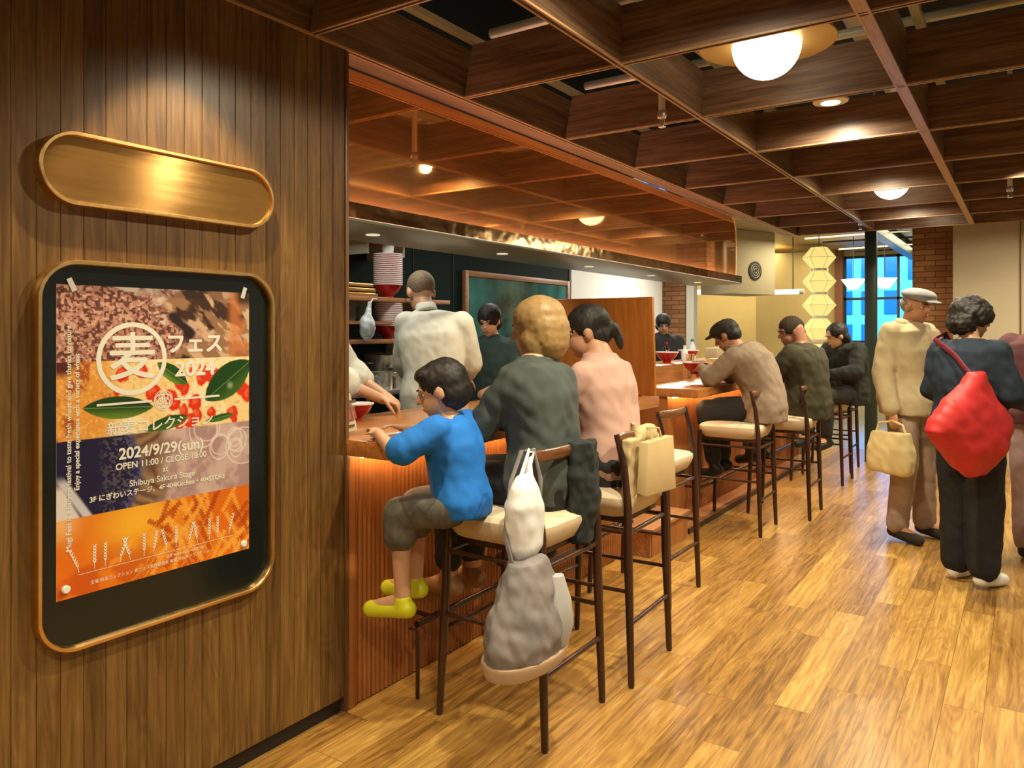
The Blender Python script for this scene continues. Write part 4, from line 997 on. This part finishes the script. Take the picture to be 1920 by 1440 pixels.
def trousers(f, J, legs, rs=(.105, .078, .060), frac=1.0, g=.018, top=.07):
    mb = MB(); p = J['pel']; f.torso(mb, [(p[0], p[1], p[2]-.10, .13+g, .10+g), (p[0], p[1], p[2], .165+g, .115+g), (p[0], p[1], p[2]+top, .150+g, .105+g)])
    for hp, kn, an, to in legs:
        if frac >= 1: a2 = tuple(a+(b-a)*(frac-1) for a, b in zip(kn, an)) if frac > 1 else kn; f.limb(mb, [hp, kn, a2] if frac > 1 else [hp, kn], rs)
    return mb
def shoes(f, legs, m_, sole=None):
    for hp, kn, an, to in legs:
        m = MB(); d = (Vector(to)-Vector(an)); f.limb(m, [(an[0], an[1]-.03, an[2]-.03), (an[0]+d.x*.55, an[1]+d.y*.55, an[2]+d.z*.55-.018), (to[0], to[1], to[2]-.005)], [.040, .042, .036]); f.limb(m, [an, (an[0], an[1]-.02, an[2]-.03)], [.042, .042])
        vox(m, 'shoe', m_, f.t, .008, 3)

# ---- blond woman on the nearest stool
f = Fig('person with blond bob in a dark grey top sitting with their back to us', (-1.565, 2.465, 0), PI, 1.0)
J = dict(SIT); arms = [((.155, -.02, 1.235), (.185, .10, 1.03), (.12, .36, 1.035)), ((-.155, -.02, 1.235), (-.18, .11, 1.05), (-.10, .36, 1.04))]
legs = [((.09, 0, .815), (.12, .36, .81), (.10, .36, .40), (.10, .47, .355)), ((-.07, 0, .815), (-.05, .37, .81), (-.04, .37, .40), (-.04, .48, .355))]
J['hd'] = (.04, .01, 1.40); J['nk'] = (.015, -.01, 1.30)
f.head((.045, .01, 1.405), yaw=-.25, pitch=-.15); skinbase(f, J, arms, legs)
for a in arms: f.hand(a[2], a[1], curl=.6, side=-1 if a[0][0] > 0 else 1)
f.done()
f.wear('dark_top', toptorso(f, J, arms, g=.020, wx=1.02, sl=1.5, rs=(.066, .060, .052), low=-.07), cloth('charcoal_knit', (.055, .070, .066)), .011, 10)
f.wear('trousers', trousers(f, J, legs, (.098, .075, .055), 1.8), cloth('black_trousers', (.012, .014, .016)))
shoes(f, legs, cloth('tan_shoes', (.30, .16, .07)))
BL = mat('blond_hair', (.36, .23, .09), .5, nz=.15, nscale=50)
f.hair([((0, -.02, .035), (.094, .108, .095)), ((0, -.045, -.03), (.096, .085, .085)), ((0, -.042, .0), (.098, .092, .085)), ((0, -.05, -.06), (.090, .074, .062)), ((.055, -.005, -.05), (.038, .06, .075)), ((-.055, -.005, -.05), (.038, .06, .075)), ((0, -.05, -.085), (.075, .055, .05))], BL, nz=.002)

# ---- child in blue
f = Fig('small child in a bright blue shirt sitting at the counter, legs dangling', (-1.66, 2.155, 0), PI+.18, 1.0)
J = dict(pel=(0, 0, .80), wa=(0, .015, .88), ch=(0, .03, .99), nk=(0, .055, 1.09), hd=(0, .08, 1.18)); q = .66
arms = [((.115, .04, 1.06), (.15, .15, .98), (.06, .27, 1.03)), ((-.115, .04, 1.06), (-.20, .15, .985), (-.09, .29, 1.03))]
legs = [((.05, .02, .785), (.055, .22, .755), (.05, .22, .47), (.05, .34, .435)), ((-.06, .02, .785), (-.075, .21, .75), (-.07, .20, .44), (-.08, .33, .40))]
def kst(g, low=-.05): return [(0, 0, .80+low, .10+g, .08+g), (*J['pel'], .112+g, .085+g), (*J['wa'], .10+g, .078+g), (*J['ch'], .112+g, .08+g), (0, .045, 1.055, .112+g, .065+g), (*J['nk'], .055+g*.4, .045+g*.4)]
f.torso(f.body, kst(-.006)); f.limb(f.body, [J['nk'], (0, .075, 1.16)], [.038, .038])
for a in arms: f.limb(f.body, a, [.034, .028, .020])
for l in legs: f.limb(f.body, l[:3], [.058, .042, .028]); f.limb(f.body, l[2:], [.028, .022])
f.head((0, .085, 1.185), yaw=-.35, pitch=-.30, hs=.93)
for a in arms: f.hand(a[2], a[1], curl=.6, side=-1 if a[0][0] > 0 else 1, k=.62)
f.done()
m = MB(); f.torso(m, kst(.014)[:-1]+[(0, .058, 1.088, .052, .046)])
for a in arms: f.limb(m, [a[0], tuple(x*.15+y*.85 for x, y in zip(a[0], a[1]))], [.052, .056]); f.limb(m, [(a[0][0]*.5, .05, 1.055), a[0]], [.045, .050])
f.wear('blue_shirt', m, cloth('bright_blue_cotton', (.010, .17, .62), nz=.08), .006, 14)
m = MB(); f.torso(m, [(0, 0, .755, .10, .085), (0, 0, .80, .122, .098), (0, .005, .84, .118, .092)])
for l in legs: f.limb(m, l[:2], [.072, .062]); k2 = tuple(a*.75+b*.25 for a, b in zip(l[1], l[2])); f.limb(m, [l[1], k2], [.062, .062])
f.wear('grey_shorts', m, cloth('grey_camo', (.11, .105, .09), nz=.6), .005, 14)
YS = mat('yellow_shoe', (.62, .64, .02), .45)
for l in legs:
    m = MB(); an, to = l[2], l[3]; f.limb(m, [(an[0], an[1]-.02, an[2]-.03), (an[0], an[1]+.05, an[2]-.035), (to[0], to[1], to[2]-.005)], [.032, .034, .030]); f.limb(m, [an, (an[0], an[1], an[2]-.03)], [.033, .034])
    so = vox(m, 'yellow_shoe', YS, f.t, .006, 3)
f.hair([((0, -.022, .035), (.086, .100, .088)), ((0, -.045, -.015), (.082, .072, .075)), ((0, .035, .075), (.065, .05, .03))], nz=.005)

# ---- woman in pink on stool 2
f = Fig('person in a pale pink top with tied black hair sitting on the second stool', (-1.55, 2.98, 0), PI, 1.0)
J = dict(SIT); J['hd'] = (0, .05, 1.395)
arms = [((.17, -.01, 1.235), (.22, .10, 1.03), (.12, .38, 1.035)), ((-.17, -.01, 1.235), (-.20, .12, 1.03), (-.06, .38, 1.035))]
legs = [((.09, 0, .815), (.11, .34, .81), (.10, .34, .40), (.10, .45, .355)), ((-.08, 0, .815), (-.09, .34, .81), (-.08, .34, .40), (-.08, .45, .355))]
f.head((.0, .06, 1.395), yaw=-.55, pitch=-.2); skinbase(f, J, arms, legs)
for a in arms: f.hand(a[2], a[1], curl=.6, side=-1 if a[0][0] > 0 else 1)
f.done()
f.wear('pink_top', toptorso(f, J, arms, g=.016, sl=1.8, rs=(.064, .056, .044)), cloth('pale_pink_knit', (.56, .35, .29), nz=.06), .008, 9)
f.wear('trousers', trousers(f, J, legs, (.098, .075, .055), 1.8), cloth('dark_trousers', (.03, .03, .035)))
shoes(f, legs, M['black'])
f.hair([((0, -.02, .035), (.084, .100, .088)), ((0, -.05, -.02), (.078, .062, .06)), ((0, -.115, -.01), (.034, .034, .034)), ((0, -.135, -.06), (.02, .02, .05))])

# ---- man on stool 4 eating
f = Fig('person in a brown grey sweater leaning over the far counter to eat', (-1.62, 5.57, 0), PI+.0, 1.0)
J = dict(pel=(0, -.06, .85), wa=(0, -.05, .99), ch=(0, .03, 1.16), nk=(0, .14, 1.29), hd=(0, .22, 1.37))
arms = [((.19, .10, 1.23), (.24, .26, 1.06), (.10, .39, 1.14)), ((-.19, .10, 1.23), (-.23, .26, 1.06), (-.04, .38, 1.13))]
legs = [((.09, 0, .825), (.12, .32, .82), (.10, .27, .42), (.10, .38, .35)), ((-.09, 0, .825), (-.13, .32, .82), (-.11, .27, .42), (-.11, .38, .35))]
f.head((.0, .215, 1.36), pitch=-.5); skinbase(f, J, arms, legs)
for a in arms: f.hand(a[2], a[1], curl=.8, d=(-.35 if a[0][0] > 0 else .35, .9, 0), pn=(-1 if a[0][0] > 0 else 1, 0, -.2), side=-1 if a[0][0] > 0 else 1)
f.done(mat('skin_tanned', (.45, .22, .12), .5))
f.wear('sweater', toptorso(f, J, arms, g=.030, wx=1.12, bx=1.12, sl=1.55, rs=(.078, .066, .055), low=-.10), cloth('taupe_knit', (.27, .20, .14)), .009, 9)
f.wear('trousers', trousers(f, J, legs, (.102, .08, .06), 1.85), cloth('black_denim', (.010, .010, .012)))
shoes(f, legs, M['black'])
f.hair([((0, -.015, .040), (.084, .100, .084)), ((0, -.05, -.01), (.078, .06, .055))])
f.hair([((0, .0, .062), (.088, .108, .062)), ((0, .10, .052), (.062, .06, .010))], cloth('dark_cap_cloth', (.03, .025, .012)), name='cap', nz=0)
wb.location = f.w((.035, .47, 1.07))

# ---- person on stool 5
f = Fig('person in a dark olive jacket sitting beside the brown sweater, face turned our way', (-1.47, 6.22, 0), PI-.2, 1.0)
J = dict(SIT); arms = [((.19, -.01, 1.245), (.24, .12, 1.03), (.12, .34, 1.04)), ((-.19, -.01, 1.245), (-.24, .12, 1.03), (-.12, .34, 1.04))]
legs = [((.09, 0, .82), (.12, .36, .81), (.10, .36, .42), (.10, .46, .36)), ((-.09, 0, .82), (-.12, .36, .81), (-.11, .36, .42), (-.11, .46, .36))]
f.head((.0, .08, 1.39), yaw=-.9, pitch=-.25); skinbase(f, J, arms, legs)
for a in arms: f.hand(a[2], a[1], curl=.5, side=-1 if a[0][0] > 0 else 1)
f.done(mat('skin_ruddy', (.38, .17, .10), .5))
f.wear('jacket', toptorso(f, J, arms, g=.034, wx=1.12, bx=1.15, sl=1.8, rs=(.080, .070, .056), low=-.12), cloth('dark_olive_cloth', (.035, .032, .012)), .012, 9)
f.wear('trousers', trousers(f, J, legs, (.102, .08, .06), 1.85), cloth('brown_trousers', (.06, .045, .035)))
shoes(f, legs, M['black'])
f.hair([((0, -.02, .035), (.084, .100, .090)), ((0, -.05, -.02), (.080, .065, .065))], cloth('dark_brown_hair', (.035, .022, .012)))

# ---- person on stool 6
f = Fig('person in black with a pale face sitting right of the lantern string', (-1.42, 7.62, 0), PI+1.0, 1.0)
J = dict(SIT); arms = [((.19, -.01, 1.245), (.25, .10, 1.03), (.10, .30, 1.10)), ((-.19, -.01, 1.245), (-.25, .10, 1.03), (-.10, .28, 1.0))]
legs = [((.09, 0, .82), (.12, .34, .81), (.12, .32, .42), (.12, .42, .36)), ((-.09, 0, .82), (-.12, .34, .81), (-.12, .32, .42), (-.12, .42, .36))]
f.head((.0, .08, 1.35), yaw=.3, pitch=-.35); skinbase(f, J, arms, legs)
for a in arms: f.hand(a[2], a[1], curl=.5, side=-1 if a[0][0] > 0 else 1)
f.done(mat('skin_light', (.66, .38, .18), .5))
f.wear('black_jacket', toptorso(f, J, arms, g=.034, wx=1.15, bx=1.1, sl=1.85, rs=(.080, .070, .056), low=-.12), cloth('black_wool', (.012, .013, .008)), .012, 9)
f.wear('trousers', trousers(f, J, legs, (.102, .08, .06), 1.85), cloth('black_trousers2', (.014, .012, .010)))
shoes(f, legs, M['black'])
f.hair([((0, -.025, .035), (.086, .100, .090)), ((0, -.06, -.04), (.084, .06, .085))])

# ---- standing figures
def stand(g=0): return dict(pel=(0, 0, .95), wa=(0, .005, 1.08), ch=(0, .01, 1.27), nk=(0, 0, 1.455), hd=(0, .03, 1.575))
# man with cap
f = Fig('person in a grey flat cap and beige jacket standing with a cream bag in hand', (-.655, 5.80, 0), math.radians(-28), 1.0)
J = stand(); arms = [((.195, -.01, 1.40), (.235, -.03, 1.12), (.25, .04, .87)), ((-.195, -.01, 1.40), (-.23, .0, 1.12), (-.13, .17, 1.0))]
legs = [((.09, 0, .90), (.10, .03, .50), (.12, -.01, .085), (.13, .15, .04)), ((-.09, 0, .90), (-.11, .02, .50), (-.13, .02, .085), (-.15, .18, .04))]
f.head((.0, .05, 1.565), yaw=.1, pitch=-.22); skinbase(f, J, arms, legs)
f.hand(arms[0][2], arms[0][1], curl=1.15, side=-1, pn=(-1, 0, 0)); f.hand(arms[1][2], arms[1][1], curl=.6, side=1)
f.done(SKM.setdefault('t', bpy.data.materials['skin_tanned']))
JK = cloth('beige_jacket_cloth', (.46, .38, .22))
m = toptorso(f, J, arms, g=.040, wx=1.12, bx=1.2, sl=1.92, rs=(.084, .072, .058), low=-.11); f.wear('jacket', m, JK, .008, 8)
m = MB(); f.torso(m, [(0, .115, .93, .05, .065), (0, .13, 1.1, .055, .07), (0, .12, 1.3, .055, .065), (0, .07, 1.43, .055, .06)]); f.wear('shirt_front', m, cloth('pale_brown_shirt', (.40, .27, .19)), .004)
m = MB(); [f.limb(m, [(q*.02, -.07, 1.46), (q*.085, .02, 1.45), (q*.05, .12, 1.36)], [.03, .028, .02]) for q in (-1, 1)]; f.wear('collar', m, JK, .002)
f.wear('trousers', trousers(f, J, legs, (.108, .086, .072), 1.93), cloth('mauve_beige_trousers', (.36, .26, .20)), .008, 9)
shoes(f, legs, cloth('dark_leather', (.03, .022, .014)))
f.hair([((0, -.03, .005), (.080, .085, .07))], mat('grey_hair', (.20, .18, .16), .5))
CP = cloth('grey_tweed', (.20, .20, .20), nz=.3); f.hair([((0, -.0, .075), (.098, .118, .045)), ((0, .01, .058), (.086, .105, .03)), ((0, .115, .048), (.062, .05, .009))], CP, name='flat_cap', nz=0)
# his bag
c = f.w((.27, .05, .60)); m = MB()
def rbox(mb, c, hw, hd, h, R, F, n=24, top=.8, e=.5):
    for_ = []
    for z, k in ((0, .86), (.02, .96), (.10*h/.3, 1.0), (h*.6, .97), (h, top)):
        for_.append([c+Vector((0, 0, z))+R*hw*k*math.copysign(abs(math.cos(2*PI*j/n))**e, math.cos(2*PI*j/n))+F*hd*(k if z < h*.9 else .5)*math.copysign(abs(math.sin(2*PI*j/n))**e, math.sin(2*PI*j/n)) for j in range(n)])
    mb.ring_loft(for_)
c0 = Vector((c.x, c.y, .47)); rbox(m, c0, .165, .07, .27, f.F, f.R)
t = thing('cream_bag', 'cream yellow cloth bag held low in the hand of the capped person', 'bag', (c0.x, c0.y, .47)); vox(m, 'bag_body', cloth('cream_canvas', (.66, .54, .26), nz=.06), t, .009, 4, .01, 8)
top = f.w((.262, .055, .79))
for q in (-1, 1):
    MB().tube([c0+f.F*q*.11+Vector((0, 0, .25)), c0+f.F*q*.085+Vector((0, 0, .32)), Vector((top.x, top.y, .805))+f.F*q*.02, Vector((top.x, top.y, .815))], .008, 8).build('handle', bpy.data.materials['cream_canvas'], t)
# woman in navy
f = Fig('person with curly black hair in a navy jacket carrying a big red bag', (-.265, 4.93, 0), math.radians(62), .93)
J = stand(); arms = [((.175, -.01, 1.40), (.24, .03, 1.13), (.20, .25, 1.08)), ((-.175, -.01, 1.40), (-.22, -.02, 1.14), (-.16, .20, 1.10))]
legs = [((.085, 0, .90), (.09, .02, .50), (.09, -.01, .085), (.11, .15, .04)), ((-.085, 0, .90), (-.09, .03, .50), (-.09, .02, .085), (-.10, .18, .04))]
f.head((.0, .04, 1.575), yaw=.5, pitch=-.2); skinbase(f, J, arms, legs)
for a in arms: f.hand(a[2], a[1], curl=.8, side=-1 if a[0][0] > 0 else 1)
f.done()
f.wear('navy_jacket', toptorso(f, J, arms, g=.036, wx=1.10, bx=1.15, sl=1.9, rs=(.082, .070, .056), low=-.09), cloth('navy_cloth', (.007, .018, .034)), .012, 9)
f.wear('black_trousers', trousers(f, J, legs, (.115, .098, .088), 1.9), cloth('wide_black_trousers', (.008, .008, .010)), .007, 9)
shoes(f, legs, M['white'])
f.hair([((0, -.02, .035), (.105, .115, .105)), ((0, -.06, -.03), (.10, .075, .085)), ((.06, .0, .03), (.05, .08, .07)), ((-.06, .0, .03), (.05, .08, .07))], nz=.012)
# red bag
RB = mat('red_nylon', (.50, .018, .018), .55, nz=.1, nscale=5)
R1 = Vector((.83, .5577, 0)); F1 = Vector((-.5577, .83, 0)); R1 = (R1*math.cos(.25)+F1*math.sin(.25)); F1 = Vector((-R1.y, R1.x, 0)); c0 = Vector((-.245, 4.66, .64))
m = MB(); rings = []
for z, hw, hd_, dx in ((0, .05, .03, .03), (.05, .12, .07, .02), (.14, .205, .10, .01), (.24, .268, .105, .0), (.30, .25, .10, .0), (.38, .17, .085, .0), (.46, .10, .06, .02), (.54, .045, .035, .035)):
    rings.append([c0+Vector((0, 0, z))+R1*(dx+hw*math.copysign(abs(math.cos(2*PI*j/28))**.8, math.cos(2*PI*j/28)))+F1*hd_*math.sin(2*PI*j/28) for j in range(28)])
m.ring_loft(rings)
t = thing('red_bag', 'large bright red nylon bag hanging from the shoulder of the person in navy', 'bag', tuple(c0)); vox(m, 'bag_body', RB, t, .009, 3, .013, 7.5)
s0 = f.w((-.15, -.10, 1.42)); s1 = f.w((-.15, .06, 1.46)); p0 = c0+R1*.03+Vector((0, 0, .50))
MB().tube([p0, p0*.5+s0*.5+Vector((0, 0, .04)), s0+Vector((0, 0, .03)), f.w((-.15, -.0, 1.49)), f.w((-.16, .09, 1.40)), f.w((-.2, .08, 1.2))], .016, 10, flat=.3).build('strap', mat('dark_red_strap', (.16, .012, .03), .6), t)
# person at the frame edge
f = Fig('person in mauve trousers and a dark wine jacket cut off by the frame edge', (.075, 5.62, 0), math.radians(80), .95)
J = stand(); arms = [((.18, -.01, 1.40), (.22, .03, 1.13), (.20, .22, 1.05)), ((-.18, -.01, 1.40), (-.22, .02, 1.14), (-.18, .23, 1.10))]
legs = [((.085, 0, .90), (.09, .02, .50), (.09, -.01, .085), (.11, .15, .04)), ((-.085, 0, .90), (-.09, .03, .50), (-.09, .02, .085), (-.10, .18, .04))]
f.head((.0, .05, 1.575), pitch=-.1); skinbase(f, J, arms, legs)
for a in arms: f.hand(a[2], a[1], curl=.8, side=-1 if a[0][0] > 0 else 1)
f.done()
f.wear('wine_jacket', toptorso(f, J, arms, g=.036, wx=1.10, bx=1.15, sl=1.9, rs=(.082, .070, .056), low=-.07), cloth('wine_cloth', (.10, .03, .035)), .01, 9)
f.wear('mauve_trousers', trousers(f, J, legs, (.108, .085, .07), 1.92), cloth('mauve_cloth', (.34, .24, .24)), .007, 9)
shoes(f, legs, M['black']); f.hair([((0, -.02, .035), (.09, .105, .095)), ((0, -.06, -.03), (.085, .07, .08))])

# ---- kitchen staff
WH = cloth('white_uniform_cloth', (.62, .63, .54), nz=.04)
f = Fig('cook with a shaved head in a white uniform working with their back to us', (-2.80, 3.37, .12), math.radians(128), .965, vs=.0065)
J = dict(pel=(0, -.02, .95), wa=(0, .0, 1.08), ch=(-.02, .05, 1.27), nk=(-.045, .11, 1.445), hd=(-.08, .17, 1.555))
arms = [((.185, .05, 1.39), (.225, .10, 1.13), (.19, .34, 1.02)), ((-.175, .05, 1.39), (-.185, .14, 1.12), (-.10, .36, .98))]
legs = [((.09, 0, .90), (.10, .02, .50), (.12, -.01, .085), (.13, .15, .04)), ((-.09, 0, .90), (-.11, .02, .50), (-.13, .0, .085), (-.15, .16, .04))]
f.head((-.085, .18, 1.56), yaw=-.5, pitch=-.5, hs=1.1); skinbase(f, J, arms, legs)
f.hand(arms[0][2], arms[0][1], curl=.9, side=-1); f.hand(arms[1][2], arms[1][1], curl=.9, side=1)
f.done(mat('skin_cook', (.60, .36, .22), .5))
m = toptorso(f, J, arms, g=.028, wx=1.06, bx=1.1, sl=1.55, rs=(.076, .068, .058), low=-.16); f.wear('white_jacket', m, WH, .007, 11)
m = MB(); f.torso(m, [(-.04, .07, 1.425, .066, .062), (-.05, .105, 1.468, .064, .060), (-.052, .11, 1.485, .060, .057)]); f.wear('stand_collar', m, WH, .001, vs=.007)
m = MB(); f.torso(m, [(0, -.02, .62, .20, .155), (0, -.02, .80, .20, .155), (0, -.0, 1.0, .185, .14)]); f.wear('apron', m, cloth('pale_apron', (.60, .62, .55)), .006)
f.wear('trousers', trousers(f, J, legs, (.105, .085, .07), 1.9), cloth('cook_trousers', (.05, .05, .05))); shoes(f, legs, M['black'])
f.hair([((0, -.024, .032), (.0775, .0855, .085))], mat('shaved_hair', (.17, .12, .075), .7, nz=.2, nscale=90), name='stubble', nz=.0005)
m = MB(); P = lambda *p: f.hc+f.hM @ (Vector(p)*f.hk)
m.tube([P(-.078, -.02, .004), P(-.078, .05, .008), P(-.06, .085, .008)], .0022, 6); m.tube([P(.078, -.02, .004), P(.078, .05, .008), P(.06, .085, .008)], .0022, 6)
for q in (-1, 1): m.tube([P(q*.03+.024*math.cos(a), .092, .004+.016*math.sin(a)) for a in np.linspace(0, 2*PI, 17)[:-1]], .002, 6, closed=True)
m.build('glasses', M['black'], f.t)
# second cook mostly hidden by the wall
f = Fig('cook in white mostly hidden behind the walnut wall end, arm over a bowl', (-2.93, 2.60, .12), math.radians(35), .96)
J = stand(); arms = [((.20, .0, 1.40), (.27, .12, 1.12), (.15, .36, 1.00)), ((-.20, .0, 1.40), (-.25, .12, 1.12), (-.10, .34, 1.0))]
f.head((0, .06, 1.555), pitch=-.5); skinbase(f, J, arms, legs)
f.hand(arms[0][2], arms[0][1], curl=.9, side=-1); f.hand(arms[1][2], arms[1][1], curl=.9, side=1)
f.done()
f.wear('white_jacket', toptorso(f, J, arms, g=.036, wx=1.16, bx=1.15, sl=1.4, rs=(.084, .080, .075), low=-.16), WH, .012, 11)
f.wear('trousers', trousers(f, J, legs, (.105, .085, .07), 1.9), bpy.data.materials['cook_trousers']); shoes(f, legs, M['black'])
f.hair([((0, -.02, .035), (.084, .100, .090))])
# dark clad staff behind the counter
f = Fig('staff person in a dark teal top standing behind the near counter', (-2.86, 4.02, .12), math.radians(-75), .86)
J = stand(); arms = [((.19, .0, 1.40), (.24, .10, 1.12), (.12, .30, 1.08)), ((-.19, .0, 1.40), (-.24, .10, 1.12), (-.12, .30, 1.08))]
f.head((0, .05, 1.56), pitch=-.35); skinbase(f, J, arms, legs)
for a in arms: f.hand(a[2], a[1], curl=.8, side=-1 if a[0][0] > 0 else 1)
f.done()
f.wear('teal_top', toptorso(f, J, arms, g=.026, sl=1.2, rs=(.070, .062, .055)), cloth('dark_teal_cloth', (.018, .042, .042)), .009, 9)
f.wear('trousers', trousers(f, J, legs, (.105, .085, .07), 1.9), bpy.data.materials['cook_trousers']); shoes(f, legs, M['black'])
f.hair([((0, -.02, .035), (.088, .104, .094)), ((0, -.05, -.03), (.085, .07, .07))])
# far staff
f = Fig('dark haired staff person in white seen just past the raised counter flap', (-2.98, 7.1, .12), math.radians(-60), .86)
J = stand(); f.head((0, .05, 1.555), pitch=-.3); skinbase(f, J, arms, legs)
for a in arms: f.hand(a[2], a[1], curl=.8, side=-1 if a[0][0] > 0 else 1)
f.done()
f.wear('dark_top', toptorso(f, J, arms, g=.026, sl=1.2, rs=(.070, .062, .055)), cloth('black_shirt', (.02, .02, .02)), .009, 9)
f.wear('trousers', trousers(f, J, legs, (.105, .085, .07), 1.9), bpy.data.materials['cook_trousers']); shoes(f, legs, M['black'])
f.hair([((0, -.02, .035), (.088, .104, .094)), ((0, -.05, -.03), (.085, .07, .07))])
